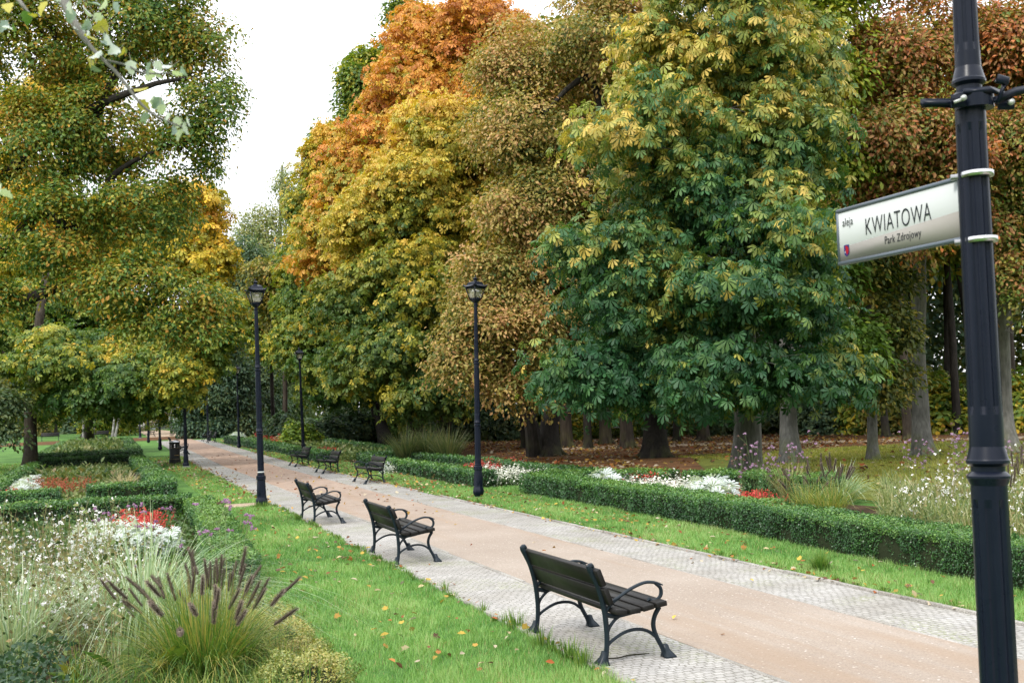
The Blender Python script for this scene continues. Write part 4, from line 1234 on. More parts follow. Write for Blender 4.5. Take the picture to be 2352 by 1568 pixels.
def shrub_proto(pal, seed, tb):
    root = thing("shrub", "x", "shrub")
    mb = MB(); leaf_mound(mb, (0, 0, .1), (1.5, 1.4, 2.2), 2600, .24, pal, seed=seed, tb=tb); leaf_mound(mb, (.9, .2, .1), (1.1, 1.1, 1.5), 1500, .22, pal, seed=seed + 1, tb=tb)
    mb.build("foliage", M['leaf'], root)
    t = MB()
    for k in range(7):
        a = k * .9; tube(t, [(0, 0, -.1), (.25 * math.cos(a), .25 * math.sin(a), .7), (.8 * math.cos(a), .8 * math.sin(a), 1.6)], [.04, .03, .01], 5)
    t.build("stems", M['darkbark'], root)
    return root


sps = [shrub_proto('olive', 51, .4), shrub_proto('maple', 52, .42), shrub_proto('dark', 53, .5), shrub_proto('linden', 54, .15)]
SHR = [(690, 62, 3, .9, "light green loose shrub beside the distant flower bed"), (650, 72, 2, .9, "dark low shrub left behind the light green shrub"), (745, 64, 2, 1.0, "dark green shrub right of the light one"), (800, 66, 2, 1.2, "black green shrub in the maple's shade"),
       (850, 68, 2, 1.2, "dark shrub beside the leaning trunk"), (930, 66, 1, 1.0, "greener shrub just right of the leaning trunk"), (985, 72, 2, 1.3, "dark shrub behind the golden chestnut trunk"), (1060, 70, 2, 1.3, "dark shrub right of the golden chestnut trunk"), (1120, 72, 2, 1.4, "shaded shrub behind the right lamp post"),
       (1175, 66, 2, 1.2, "shaded shrub left of the forked oak"), (1330, 64, 1, 1.1, "yellow flecked shrub between the dim trunks"), (1385, 66, 0, 1.2, "ochre shrub behind the middle one of three dim trunks"), (1475, 64, 1, 1.2, "yellow green shrub left of the black trunk"), (1545, 64, 0, 1.2, "olive shrub right of the black trunk"),
       (1600, 66, 2, 1.3, "dark shrub behind the trunk veiled by chestnut leaves"), (1680, 62, 2, 1.3, "dark shrub behind the chestnut foot"), (1760, 62, 2, 1.2, "dark shrub between the two mossy trunks"), (1880, 58, 2, 1.1, "low dark shrub left of the slender trunk"), (1950, 60, 0, 1.2, "brown olive shrub behind the slender trunk"),
       (2050, 56, 0, 1.2, "olive shrub behind the leaning thin trunk"), (2160, 54, 1, 1.3, "yellow flecked shrub right of the stout grey oak"), (2215, 55, 0, 1.5, "tall ochre shrub next to the black post"), (2345, 52, 1, 1.2, "bright yellow green shrub past the black post"), (1995, 57, 1, 1.3, "yellow green shrub between the slender and leaning trunks"), (2110, 57, 0, 1.5, "ochre shrub right behind the stout grey oak"), (2290, 56, 0, 1.6, "tall olive shrub hidden by the black post"), (2420, 52, 1, 1.2, "yellow shrub at the wood's edge past the mossy trunk"),
       (470, 112, 2, 1.0, "dark round shrub beside the leaning ash trunks"), (535, 104, 2, 1.2, "dark shrub behind a thin far lamp"), (585, 100, 2, 1.1, "dark shrub left of the brown trunk"), (40, 150, 2, 1.3, "dim shrub far behind the pale path"), (110, 152, 1, 1.2, "yellowish shrub behind the grey bench"), (300, 150, 3, 1.2, "fresh green shrub left of the far alley"), (175, 150, 2, 1.3, "dark shrub behind the birches"), (-10, 140, 1, 1.6, "yellowish shrub at the pale path's outer end"), (75, 135, 0, 1.4, "olive shrub beside the grey bench"), (225, 145, 1, 1.5, "yellow green shrub among the birches"), (265, 160, 3, 1.5, "pale green shrub past the last birch"), (140, 160, 0, 1.7, "olive shrub far behind the white birches")]
for k, (px, dp, kd, s_, lab) in enumerate(SHR):
    o = copy_tree(sps[kd]); p = PX(px, 1000, dp)
    o.location = (p[0], p[1], float(terr(p[1]))); o.rotation_euler = (0, 0, rng.uniform(0, 6.28)); o.scale = (s_ * rng.uniform(.9, 1.2), s_, s_ * rng.uniform(.85, 1.2))
    tag(o, lab, "shrub", "shrubs under the wood")
for p_ in sps:
    for ch in list(p_.children): bpy.data.objects.remove(ch)
    bpy.data.objects.remove(p_)

mb = MB()
n = 160000                                  # the wood's depth reads as one mass
px = np.r_[rng.uniform(560, 2900, int(n * .75)), rng.uniform(-700, 470, n - int(n * .75))]
dp = np.where(px > 560, rng.uniform(72, 96, n), rng.uniform(150, 230, n))
dp = np.where((px > 560) & (px < 760), rng.uniform(118, 150, n), dp)
P = np.array([PX(a, 950, b) for a, b in zip(px, dp)])
top = np.where(px > 1700, 21.0, np.where(px > 760, 15.0, np.where(px > 560, 15.0, 15.0))) + 2.5 * fbm(P, 9, 2)
P[:, 2] = terr(P[:, 1]) + rng.random(n) ** .8 * top
c = grad(PAL['olive'], .25 + .3 * fbm(P, 5, 4) + rng.normal(size=n) * .15)
dk = grad(PAL['dark'], .4 + rng.normal(size=n) * .2)
k_ = (fbm(P, 7, 8) > .1)[:, None]
scatter(mb, P, rng.normal(size=(n, 3)) + [0, 0, .8], rng.uniform(.35, .75, n), np.where(k_, dk, c), FOLD)
n = 26000  # unseen leaf arc behind the camera, added to darken reflections and deepen contrast
a = rng.uniform(R(95), R(335), n); q = rng.uniform(26, 44, n)
P = np.c_[np.sin(a) * q, np.cos(a) * q, 1.0 + rng.random(n) ** .8 * (13 + 4 * fbm(np.c_[np.sin(a) * 30, np.cos(a) * 30, a * 0], 8, 3))]
keep = (P[:, 1] < 4) & (fbm(P, 6, 2) > -.5) & ~((P[:, 0] > 0) & (P[:, 0] < 12))
scatter(mb, P[keep], rng.normal(size=(keep.sum(), 3)) + [0, 0, .8], rng.uniform(.5, .9, keep.sum()), grad(PAL['oak_green'], rng.random(keep.sum()) * .7), FOLD)
tag(mb.build("far_wood_and_added_foliage", M['leaf']), None, None, None, 'stuff')


# ------------------------------------------------------------------ clipped hedges
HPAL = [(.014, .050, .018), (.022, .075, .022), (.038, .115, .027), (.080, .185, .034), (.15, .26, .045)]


def hedge(label, line, width, height, bright=0.06, pal=HPAL, ragged=1.0, name="box_hedge"):
    L = np.array(line, float)
    seg = np.linalg.norm(np.diff(L, axis=0), axis=1); tot = seg.sum(); cum = np.r_[0, np.cumsum(seg)]

    def at(s):
        s = np.clip(s, 0, tot)
        v = np.interp(s, cum, L[:, 0]); u = np.interp(s, cum, L[:, 1])
        i = np.clip(np.searchsorted(cum, s, side='right') - 1, 0, len(seg) - 1)
        d = (L[1:] - L[:-1])[i] / seg[i][:, None]
        return np.stack([v, u], -1), d
    root = thing(name, label, "hedge", (L[0, 0], L[0, 1], float(terr(L[0, 1]))), group="clipped box hedges round the flower beds")
    off = np.array([L[0, 0], L[0, 1], float(terr(L[0, 1]))])
    mb = MB()
    s0 = 0.0; hw = width / 2
    per = 2 * height + width
    while s0 < tot:
        ds = min(.5, tot - s0)
        c0, _ = at(np.array([s0 + ds / 2])); dist = float(np.hypot(*c0[0]))
        ls = np.clip(dist * .0018, .020, .07)
        n = int(per * ds / (ls * ls * .5) * 1.9)
        s = s0 + rng.random(n) * ds
        q = rng.random(n) * per
        side = np.where(q < height, -1, np.where(q > height + width, 1, 0))
        x = np.where(side == 0, q - height - hw, side * hw)
        z = np.where(side == -1, q, np.where(side == 1, per - q, height))
        # rounded shoulders and a lumpy face
        c, d = at(s); nrm = np.stack([d[:, 1], -d[:, 0]], -1)
        P0 = np.c_[c, z]
        bul = .06 * fbm(np.c_[c + nrm * x[:, None], z], .28, 3) * ragged + .05 * fbm(P0, 1.3, 6)
        x = x + np.where(side != 0, side * bul, 0) - np.where(side != 0, side * .05 * (1 - z / height) ** 2, 0)
        zz = z + np.where(side == 0, bul * 1.0, 0) - np.where(side == 0, (np.abs(x) / hw) ** 6 * .05, 0)
        dep = rng.random(n) ** 1.6 * .07
        P = np.c_[c + nrm * (x - side * dep)[:, None], terr(c[:, 1]) + zz - np.where(side == 0, dep, 0)]
        N = np.c_[nrm * side[:, None], np.where(side == 0, 1.0, .35)] + rng.normal(size=(n, 3)) * .55
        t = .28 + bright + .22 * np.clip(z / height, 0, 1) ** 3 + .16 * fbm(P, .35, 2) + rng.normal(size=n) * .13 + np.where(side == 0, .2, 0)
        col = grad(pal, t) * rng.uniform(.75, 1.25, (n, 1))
        bare = (fbm(P, .8, 11) > .95) & (rng.random(n) < .45)          # browned patches
        col[bare] = np.array([.16, .11, .04]) * rng.uniform(.6, 1.3, (bare.sum(), 1))
        ok = rng.random(n) < np.clip(.35 + (z + .05 * fbm(P, .25, 5)) / .10, 0, 1)
        P, N, col, n = P[ok], N[ok], col[ok], int(ok.sum())
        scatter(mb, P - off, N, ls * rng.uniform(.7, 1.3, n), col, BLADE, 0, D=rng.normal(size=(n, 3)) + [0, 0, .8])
        s0 += ds
    for e, sg_ in ((0.0, -1), (tot, 1)):                      # ends
        c, d = at(np.array([e])); dist = float(np.hypot(*c[0])); ls = np.clip(dist * .0018, .020, .07)
        n = int(width * height / (ls * ls * .5) * 2.2)
        x = rng.uniform(-hw, hw, n); z = rng.random(n) * height
        nr = np.array([d[0, 1], -d[0, 0]])
        o_ = .05 * fbm(np.c_[x, z, z], .3, 4) + rng.random(n) * .06 - .03
        P = np.c_[c[0] + nr * x[:, None] + d[0] * (sg_ * o_)[:, None], terr(c[0, 1]) + z]
        col = grad(pal, .3 + bright + .15 * fbm(P, .35, 2) + rng.normal(size=n) * .13) * rng.uniform(.8, 1.2, (n, 1))
        scatter(mb, P - off, np.r_[d[0] * sg_, .3] + rng.normal(size=(n, 3)) * .5, ls * rng.uniform(.7, 1.3, n), col, BLADE, 0, D=rng.normal(size=(n, 3)) + [0, 0, .8])
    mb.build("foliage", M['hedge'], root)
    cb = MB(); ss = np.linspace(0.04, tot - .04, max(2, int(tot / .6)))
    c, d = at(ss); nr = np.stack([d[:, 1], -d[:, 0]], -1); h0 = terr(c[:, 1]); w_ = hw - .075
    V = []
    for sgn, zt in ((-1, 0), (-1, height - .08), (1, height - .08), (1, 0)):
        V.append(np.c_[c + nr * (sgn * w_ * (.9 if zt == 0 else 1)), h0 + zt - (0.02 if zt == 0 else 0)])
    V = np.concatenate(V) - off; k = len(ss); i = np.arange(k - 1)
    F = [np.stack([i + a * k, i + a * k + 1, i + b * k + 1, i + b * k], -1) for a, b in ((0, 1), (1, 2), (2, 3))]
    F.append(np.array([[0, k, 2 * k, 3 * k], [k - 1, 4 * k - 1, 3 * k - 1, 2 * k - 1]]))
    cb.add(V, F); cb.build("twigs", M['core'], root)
    return root


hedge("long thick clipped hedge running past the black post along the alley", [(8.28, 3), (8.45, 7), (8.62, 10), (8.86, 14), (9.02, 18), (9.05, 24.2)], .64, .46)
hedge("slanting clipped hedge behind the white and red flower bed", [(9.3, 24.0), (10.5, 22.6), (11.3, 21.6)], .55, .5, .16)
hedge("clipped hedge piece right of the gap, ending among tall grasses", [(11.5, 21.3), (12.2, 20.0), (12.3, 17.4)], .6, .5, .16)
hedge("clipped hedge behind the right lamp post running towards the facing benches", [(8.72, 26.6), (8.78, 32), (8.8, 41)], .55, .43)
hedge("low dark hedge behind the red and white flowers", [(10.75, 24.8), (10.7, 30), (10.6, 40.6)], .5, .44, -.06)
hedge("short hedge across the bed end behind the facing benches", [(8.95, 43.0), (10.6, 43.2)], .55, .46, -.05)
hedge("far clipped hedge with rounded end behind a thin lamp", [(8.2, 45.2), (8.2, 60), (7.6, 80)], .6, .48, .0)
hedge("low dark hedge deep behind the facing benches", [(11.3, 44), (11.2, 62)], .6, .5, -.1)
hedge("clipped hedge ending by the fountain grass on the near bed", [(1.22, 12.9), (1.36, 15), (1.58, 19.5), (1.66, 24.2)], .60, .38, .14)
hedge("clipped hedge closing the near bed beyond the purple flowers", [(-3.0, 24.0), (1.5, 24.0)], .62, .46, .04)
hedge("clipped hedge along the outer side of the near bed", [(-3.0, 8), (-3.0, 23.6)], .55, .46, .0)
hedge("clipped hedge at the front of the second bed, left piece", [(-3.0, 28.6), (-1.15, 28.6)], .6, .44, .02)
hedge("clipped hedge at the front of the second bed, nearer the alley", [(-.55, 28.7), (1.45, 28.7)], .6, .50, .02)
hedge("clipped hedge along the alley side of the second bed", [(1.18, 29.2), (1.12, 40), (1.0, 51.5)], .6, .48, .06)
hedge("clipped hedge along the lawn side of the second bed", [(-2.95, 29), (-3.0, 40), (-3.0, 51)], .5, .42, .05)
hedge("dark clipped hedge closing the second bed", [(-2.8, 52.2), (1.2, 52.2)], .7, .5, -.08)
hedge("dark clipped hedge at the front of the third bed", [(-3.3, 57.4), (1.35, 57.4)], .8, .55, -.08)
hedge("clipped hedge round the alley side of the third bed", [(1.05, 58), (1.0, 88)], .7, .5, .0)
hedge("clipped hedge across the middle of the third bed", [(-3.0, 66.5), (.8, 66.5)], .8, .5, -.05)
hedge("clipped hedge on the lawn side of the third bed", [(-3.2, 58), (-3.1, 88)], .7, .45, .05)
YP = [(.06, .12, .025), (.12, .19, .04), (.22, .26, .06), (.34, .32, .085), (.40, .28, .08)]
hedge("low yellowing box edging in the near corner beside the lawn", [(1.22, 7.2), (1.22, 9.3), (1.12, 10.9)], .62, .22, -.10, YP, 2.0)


# ------------------------------------------------------------------ lawn blades and fallen leaves
def lawn(name, areas, cover=1.0, hgt=(.026, .058), maxd=60, pal=None, tb=.45):
    """areas: (v0, v1, u0, u1) or functions of u for v0, v1"""
    pal = pal or [(.055, .15, .036), (.115, .26, .058), (.19, .35, .088), (.27, .41, .13), (.38, .43, .20)]
    mb = MB()
    for v0, v1, u0, u1 in areas:
        u = u0
        while u < u1:
            du = .4; a = v0(u) if callable(v0) else v0; b_ = v1(u) if callable(v1) else v1
            if b_ > a:
                dist = math.hypot((a + b_) / 2, u)
                if dist < maxd and u > 4.5:
                    wd = max(.0042, dist * .00052); hh = (hgt[0] + hgt[1]) / 2 * (1 + dist * .006)
                    n = int((b_ - a) * du / (wd * hh * .5) * .62 * cover * (1 if dist < 25 else .75))
                    P = np.c_[rng.uniform(a, b_, n), u + rng.random(n) * du]
                    edge = np.minimum(P[:, 0] - a, b_ - P[:, 0])
                    P3 = np.c_[P, np.zeros(n)]
                    patch = fbm(P3, .5, 4)
                    h = hh * (1 + .35 * patch + .3 * fbm(P3, .12, 7)) * rng.uniform(.45, 1.6, n)
                    an = rng.uniform(0, 2 * np.pi, n); ln = rng.uniform(.15, .95, n) * h
                    d = np.c_[np.cos(an), np.sin(an)]; pr = np.c_[-d[:, 1], d[:, 0]] * (wd * .5)
                    z0 = terr(P[:, 1])
                    V = np.stack([np.c_[P + pr, z0], np.c_[P - pr, z0], np.c_[P + d * ln[:, None], z0 + h]], 1)
                    t = tb + .20 * patch + .20 * fbm(P3, 2.6, 9) + .12 * fbm(P3, .22, 2) + rng.normal(size=n) * .16
                    c = grad(pal, t)
                    dry = rng.random(n) < .04 + .10 * np.clip(fbm(P3, 1.3, 12), 0, 1)
                    c[dry] = (.32, .26, .12)
                    mb.add(V.reshape(-1, 3), np.arange(3 * n).reshape(-1, 3), 0, np.repeat(c, 3, 0))
            u += du
    return tag(mb.build(name, M['blade']), None, None, None, 'stuff')


lawn("lawn_grass", [(lambda u: float(np.interp(u, [4, 12.5, 15, 19.5, 24], [1.52, 1.5, 1.68, 1.92, 2.0])), lambda u: 3.36 - .03 * math.sin(u * 3.1), 4.6, 25.2), (2.15, 3.36, 26.6, 54.4), (1.5, 3.36, 56, 60),
                    (lambda u: 7.10 + .03 * math.sin(u * 2.7), lambda u: np.interp(u, [3, 7, 10, 14, 18, 24.3, 24.4, 26.4, 26.5, 41, 41.1], [8.0, 8.15, 8.35, 8.6, 8.75, 8.8, 9.6, 9.6, 8.5, 8.5, 9]), 5.5, 60)], 1.0)
lawn("wood_edge_grass", [(lambda u: np.interp(u, [16, 22, 30], [13.6, 15.5, 19]), 32.0, 17, 36)], .55, (.03, .06), 60, [(.09, .10, .02), (.15, .175, .028), (.23, .245, .035), (.30, .30, .045), (.32, .25, .07)], .5)
lawn("bed_edge_grass", [(1.5, 2.05, 4.8, 7.4)], 1.0)
lawn("far_lawn_grass", [(-14, -3.6, 34, 60)], .35, (.04, .07), 70)


def tuft(mb, c, n, h, spread, wd, pal, lean=.6):
    a = rng.uniform(0, 2 * np.pi, n); L = h * rng.uniform(.6, 1.2, n); d = np.c_[np.cos(a), np.sin(a)]
    k = 4; ts = np.linspace(0, 1, k); out = rng.uniform(.1, 1, n) * lean
    b0 = np.array(c)[:2] + d * rng.uniform(0, spread, n)[:, None]
    V = np.zeros((n, k, 2, 3))
    for i, t in enumerate(ts):
        xy = b0 + d * (out * L * t ** 1.7)[:, None]; z = c[2] + L * (t - .35 * out * t ** 2.2)
        wv = np.c_[-d[:, 1], d[:, 0]] * (wd * .5 * (1 - t ** 1.6) + .0004)
        V[:, i, 0] = np.c_[xy + wv, z]; V[:, i, 1] = np.c_[xy - wv, z]
    idx = np.arange(n)[:, None] * (2 * k) + (np.arange(k - 1) * 2)[None]
    F = np.stack([idx, idx + 1, idx + 3, idx + 2], -1).reshape(-1, 4)
    mb.add(V.reshape(-1, 3), F, 0, np.repeat(grad(pal, rng.random(n)), 2 * k, 0))


GR = [(.05, .12, .02), (.10, .2, .03), (.2, .27, .06)]
mb = MB()
for _ in range(150):                                  # taller tufts along the paving edges
    u = rng.uniform(7, 30) if rng.random() < .8 else rng.uniform(30, 50)
    v = 3.32 + rng.normal() * .03 if rng.random() < .7 else 7.14 + abs(rng.normal()) * .03
    if not 25 < u < 26.8:
        tuft(mb, (v, u, 0), 26, rng.uniform(.05, .12), .05, .006 + .0003 * u, GR)
for (v, u) in ((3.3, 8.2), (3.28, 8.7), (3.36, 9.55), (3.30, 7.9), (2.9, 24.75), (3.2, 24.9), (3.05, 24.7)):
    tuft(mb, (v, u, 0), 70, .17, .1, .008, GR, .5)
tag(mb.build("edge_grass", M['blade']), None, None, None, 'stuff')
g = GX(1885, 1310)
mb = MB(); tuft(mb, (0, 0, 0), 260, .24, .10, .007, GR, .9)
tag(link("grass_tuft", mb.mesh("grass_tuft", M['blade']), None, (g[0], g[1], 0)), "tall blue green grass tuft alone on the narrow lawn before the long hedge", "grass tuft")

LCOL = np.array([(.36, .15, .04), (.42, .24, .05), (.5, .34, .06), (.22, .10, .04), (.45, .36, .2), (.13, .065, .035), (.5, .42, .3), (.34, .10, .03)])


def drop_leaves(mb, P, size):
    n = len(P)
    c = LCOL[rng.integers(0, len(LCOL), n)] * rng.uniform(.6, 1.15, (n, 1))
    N = np.array([0, 0, 1.]) + rng.normal(size=(n, 3)) * .4
    h = rng.random(n) < .5
    scatter(mb, P[h], N[h], size[h], c[h], LOBED); scatter(mb, P[~h], N[~h], size[~h] * 1.1, c[~h], FOLD)


mb = MB()
Ps = []
for v0, v1, u0, u1, n, zz in [(1.9, 3.4, 6.5, 25, 260, .05), (2.2, 3.6, 27, 54, 750, .05), (7.05, 8.5, 6, 26, 300, .045), (7.0, 8.6, 27, 62, 1500, .045), (3.4, 7.0, 8, 40, 45, .02), (3.4, 7.0, 24, 60, 170, .02), (4.2, 6.2, 18, 45, 110, .02),
                              (6.98, 7.3, 8, 40, 420, .03), (7.6, 8.5, 16, 26, 160, .045), (3.3, 3.42, 7, 25, 60, .03), (-9, -3.5, 34, 60, 700, .05), (1.0, 3.3, 44, 60, 500, .05), (8.5, 12, 42, 64, 900, .06), (7, 9, 62, 90, 500, .05)]:
    Ps.append(np.c_[rng.uniform(v0, v1, n), rng.uniform(u0, u1, n), np.full(n, zz)])
P = np.concatenate(Ps); P[:, 2] += terr(P[:, 1])
dd = dist2cam(P)
drop_leaves(mb, P, rng.uniform(.035, .085, len(P)) * np.where(dd > 25, 1.3, 1))
tag(mb.build("fallen_leaves", M['petal']), None, None, None, 'stuff')
mb = MB()
n = 15000
P = np.c_[rng.uniform(11.5, 34, n), rng.uniform(17, 62, n), np.zeros(n)]
P = P[(rng.random(n) < np.where((P[:, 0] > 12.5 + .22 * (P[:, 1] - 17)) & (P[:, 1] < 37), .22, 1.0)) & (fbm(P, 3, 5) > -.5) & (P[:, 0] > 9.5 + .14 * (64 - P[:, 1]))]
P[:, 2] = terr(P[:, 1]) + .02 + rng.random(len(P)) * .03
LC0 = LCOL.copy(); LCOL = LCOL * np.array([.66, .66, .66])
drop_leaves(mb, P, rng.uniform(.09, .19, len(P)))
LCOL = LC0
tag(mb.build("leaf_litter", M['petal']), None, None, None, 'stuff')
# one twig lying under the largest bench
mb = MB(); tube(mb, spline([(3.5, 8.05, .014), (3.62, 7.98, .02), (3.74, 8.04, .016), (3.9, 8.0, .02)], 10), [.006] * 10 + [.003], 5)
tag(mb.build("fallen_twig", M['darkbark']), "thin dark twig lying on the setts under the largest bench", "twig")


# ------------------------------------------------------------------ ornamental grasses
def grass_blades(mb, n, r0, L, spread, droop, wd, pal, seg=6, up=1.0, lmin=.55, pw=1.0):
    a = rng.uniform(0, 2 * np.pi, n); d = np.c_[np.cos(a), np.sin(a)]
    Ln = L * rng.uniform(lmin, 1.1, n); sp = spread * rng.random(n) ** pw; dr = droop * rng.uniform(.5, 1.3, n) * (.3 + sp / max(spread, .01))
    b0 = d * (r0 * rng.random(n) ** .6)[:, None] + rng.normal(size=(n, 2)) * r0 * .25
    ts = np.linspace(0, 1, seg + 1); V = np.zeros((n, seg + 1, 2, 3))
    side = np.c_[-d[:, 1], d[:, 0]] + rng.normal(size=(n, 2)) * .35; side = unit(side)
    for i, t in enumerate(ts):
        xy = b0 + d * (Ln * sp * (t + .5 * dr * t * t))[:, None]
        z = Ln * (up * t * (1 - .35 * sp) - dr * .62 * t ** 3)
        z = np.maximum(z, .02)
        wv = side * (wd * .5 * min(1, .5 + 2 * t) * (1 - t ** 2.2) + .0003)
        V[:, i, 0] = np.c_[xy + wv, z]; V[:, i, 1] = np.c_[xy - wv, z]
    k = (seg + 1) * 2
    idx = np.arange(n)[:, None] * k + (np.arange(seg) * 2)[None]
    F = np.stack([idx, idx + 1, idx + 3, idx + 2], -1).reshape(-1, 4)
    mb.add(V.reshape(-1, 3), F, 0, np.repeat(grad(pal, rng.random(n)), k, 0))


FG = [(.045, .11, .02), (.09, .19, .03), (.15, .25, .05), (.30, .30, .07), (.42, .33, .10)]
SG = [(.16, .24, .13), (.26, .36, .21), (.38, .46, .30), (.50, .55, .40)]

# a dark bottle-brush plume
pm = MB()
zz = np.linspace(0, .22, 9); tube(pm, np.c_[np.zeros(9), np.zeros(9), zz], [.003, .006, .008, .009, .009, .008, .007, .005, .002], 7, col=(.09, .07, .055))
n = 620
a = rng.uniform(0, 6.28, n); z = rng.random(n) * .215; rr = .0125
d = np.c_[np.cos(a), np.sin(a), np.full(n, .75)]
ln = rng.uniform(.012, .026, n) * (1 - .5 * np.abs(z / .215 - .45)); p0 = np.c_[np.cos(a) * rr * .55, np.sin(a) * rr * .55, z]
w_ = np.c_[-np.sin(a), np.cos(a), np.zeros(n)] * .0011
V = np.stack([p0 + w_, p0 - w_, p0 + d * ln[:, None]], 1)
pm.add(V.reshape(-1, 3), np.arange(3 * n).reshape(-1, 3), 0, np.repeat(grad([(.075, .055, .045), (.17, .13, .10), (.30, .245, .19)], rng.random(n)), 3, 0))
PLUME = pm.mesh("plume", M['stem'])


def fountain_grass(label, loc, nb, L, nplume, pl_h, r, s=1.0, stops=FG, face=None):
    root = thing("fountain_grass", label, "ornamental grass", loc, group="fountain grasses")
    mb = MB(); grass_blades(mb, nb, .20 * s, L, .85, .55, .0060 * s, stops, 7, 1.0, .5, pw=.8)
    st = MB()
    tips = []
    for k in range(nplume):
        a = rng.uniform(0, 6.28) if face is None else face + rng.uniform(-1.9, 1.9)
        o_ = r * rng.random() ** .6; h = pl_h * rng.uniform(.70, 1.05) * (1 - .22 * (o_ / r) ** 2)
        e = np.array([o_ * math.cos(a), o_ * math.sin(a), h]); b_ = np.array([.1 * math.cos(a), .1 * math.sin(a), .0])
        m_ = (b_ + e) / 2 + np.array([-.10 * math.cos(a) * o_, -.10 * math.sin(a) * o_, .06])
        Q = spline([b_, m_, e], 8); tube(st, Q, np.linspace(.0022, .0014, len(Q)), 4, col=(.14, .19, .05), caps=False)
        tips.append((e, unit(Q[-1] - Q[-2])))
    mb.build("leaves", M['blade'], root); st.build("stalks", M['stem'], root)
    for e, t in tips:
        t = unit(t + rng.normal(size=3) * .16 + np.array([0, 0, .25]))
        o = link("plume", PLUME, root, tuple(e)); q_ = rng.uniform(.72, 1.05) * s
        o.rotation_euler = Vector(t).to_track_quat('Z', 'Y').to_euler(); o.scale = (q_ * 1.15, q_ * 1.15, q_)
    return root


fountain_grass("big fountain grass clump full of dark bottle brush plumes in the near corner", (.62, 8.72, 0), 1900, .98, 54, .78, .76, 1.0)
fountain_grass("smaller dark plumed fountain grass at the near bed's outer edge", (-1.9, 10.6, 0), 500, .9, 9, .9, .45, 1.0)
g1 = GX(1902, 1180); fountain_grass("yellowing fountain grass with dark plumes beyond the long hedge", (g1[0], g1[1], 0), 420, .85, 17, .78, .5, 1.2, FG[1:])
g1 = GX(1850, 1172); fountain_grass("low fountain grass with leaning plumes next to the red flowers", (g1[0], g1[1], 0), 300, .7, 9, .6, .5, 1.2)
g1 = GX(2345, 1250); fountain_grass("fountain grass with dark plumes right of the black post", (g1[0], g1[1], 0), 360, 1.0, 14, 1.0, .5, 1.2)


def silver_grass(label, loc, nb, L, spread, droop, wd, pal=SG, up=1.0, pw=.5):
    root = thing("silver_grass", label, "ornamental grass", loc, group="arching variegated grasses")
    mb = MB(); grass_blades(mb, nb, .16, L, spread, droop, wd, pal, 9, up, .6, pw=pw)
    mb.build("leaves", M['blade'], root)
    return root


silver_grass("pale arching variegated grass behind the dark plumes", (.25, 10.7, 0), 900, 1.6, .85, 1.05, .0085)
silver_grass("upright pale green grass blades left of the dark plumes", (-.75, 9.9, 0), 210, 1.2, .45, .5, .011)
silver_grass("arching pale grass at the outer edge of the near bed by the hedge", (-2.3, 14.0, 0), 520, 1.6, .85, 1.05, .011)
silver_grass("pale arching grass fountain among white flowers beyond the long hedge", (GX(1930, 1155)[0], GX(1930, 1155)[1], 0), 300, 1.05, .8, .8, .016)
silver_grass("low tan tufted grass behind the red flowers by the slanting hedge", (GX(1815, 1150)[0], GX(1815, 1150)[1], 0), 260, .9, .5, .35, .012, [(.2, .2, .08), (.38, .33, .16), (.5, .43, .25)])


# ------------------------------------------------------------------ flowers
def gaura_proto(seed, h, ns, nf, fs=.018):
    root = thing("gaura_flower", "x", "flower plant")
    st, fl = MB(), MB(); pts = []
    for k in range(ns):
        a = rng.uniform(0, 6.28); o_ = .34 * rng.random() ** .7; hh = h * rng.uniform(.6, 1.05)
        e = np.array([o_ * math.cos(a) * 1.2, o_ * math.sin(a) * 1.2, hh]); b_ = e * np.array([.3, .3, 0])
        Q = spline([b_, (b_ + e) / 2 + rng.normal(size=3) * .04, e + rng.normal(size=3) * .03], 8)
        tube(st, Q, np.linspace(.0028, .0013, len(Q)), 4, col=grad([(.16, .19, .06), (.26, .24, .1), (.33, .24, .13)], rng.random(1))[0], caps=False)
        for j in range(rng.integers(1, 4)):
            t = rng.uniform(.4, .8); s_ = Q[int(t * len(Q))]; q = s_ + np.array([rng.normal() * .07, rng.normal() * .07, hh * .22])
            tube(st, [s_, q], [.0016, .001], 3, col=(.24, .24, .1), caps=False); pts.append(q)
        pts += list(Q[len(Q) // 2:])
    L = np.array([pts[i] for i in rng.integers(0, len(pts), 90)]) + rng.normal(size=(90, 3)) * .015
    L[:, 2] *= rng.random(90) ** .4
    scatter(st, L, rng.normal(size=(90, 3)) + [0, 0, .6], rng.uniform(.03, .07, 90), grad([(.06, .11, .03), (.15, .19, .06), (.26, .2, .09)], rng.random(90)), BLADE)
    C_ = np.array([pts[i] for i in rng.integers(0, len(pts), nf)]) + rng.normal(size=(nf, 3)) * .012
    for p in C_:
        n_ = unit(rng.normal(size=3) + [0, -.4, .3]); s_ = fs * rng.uniform(.7, 1.2)
        scatter(fl, np.repeat(p[None], 4, 0), n_ + rng.normal(size=(4, 3)) * .2, np.full(4, s_), np.tile((.80, .79, .76), (4, 1)) * rng.uniform(.92, 1.05, (4, 1)), (np.array([(0, 0, 0), (.6, .42, .03), (1, 0, 0), (.6, -.42, .03)]), BLADE[1]))
    st.build("stems", M['stem'], root); fl.build("blossoms", M['petal'], root)
    return root


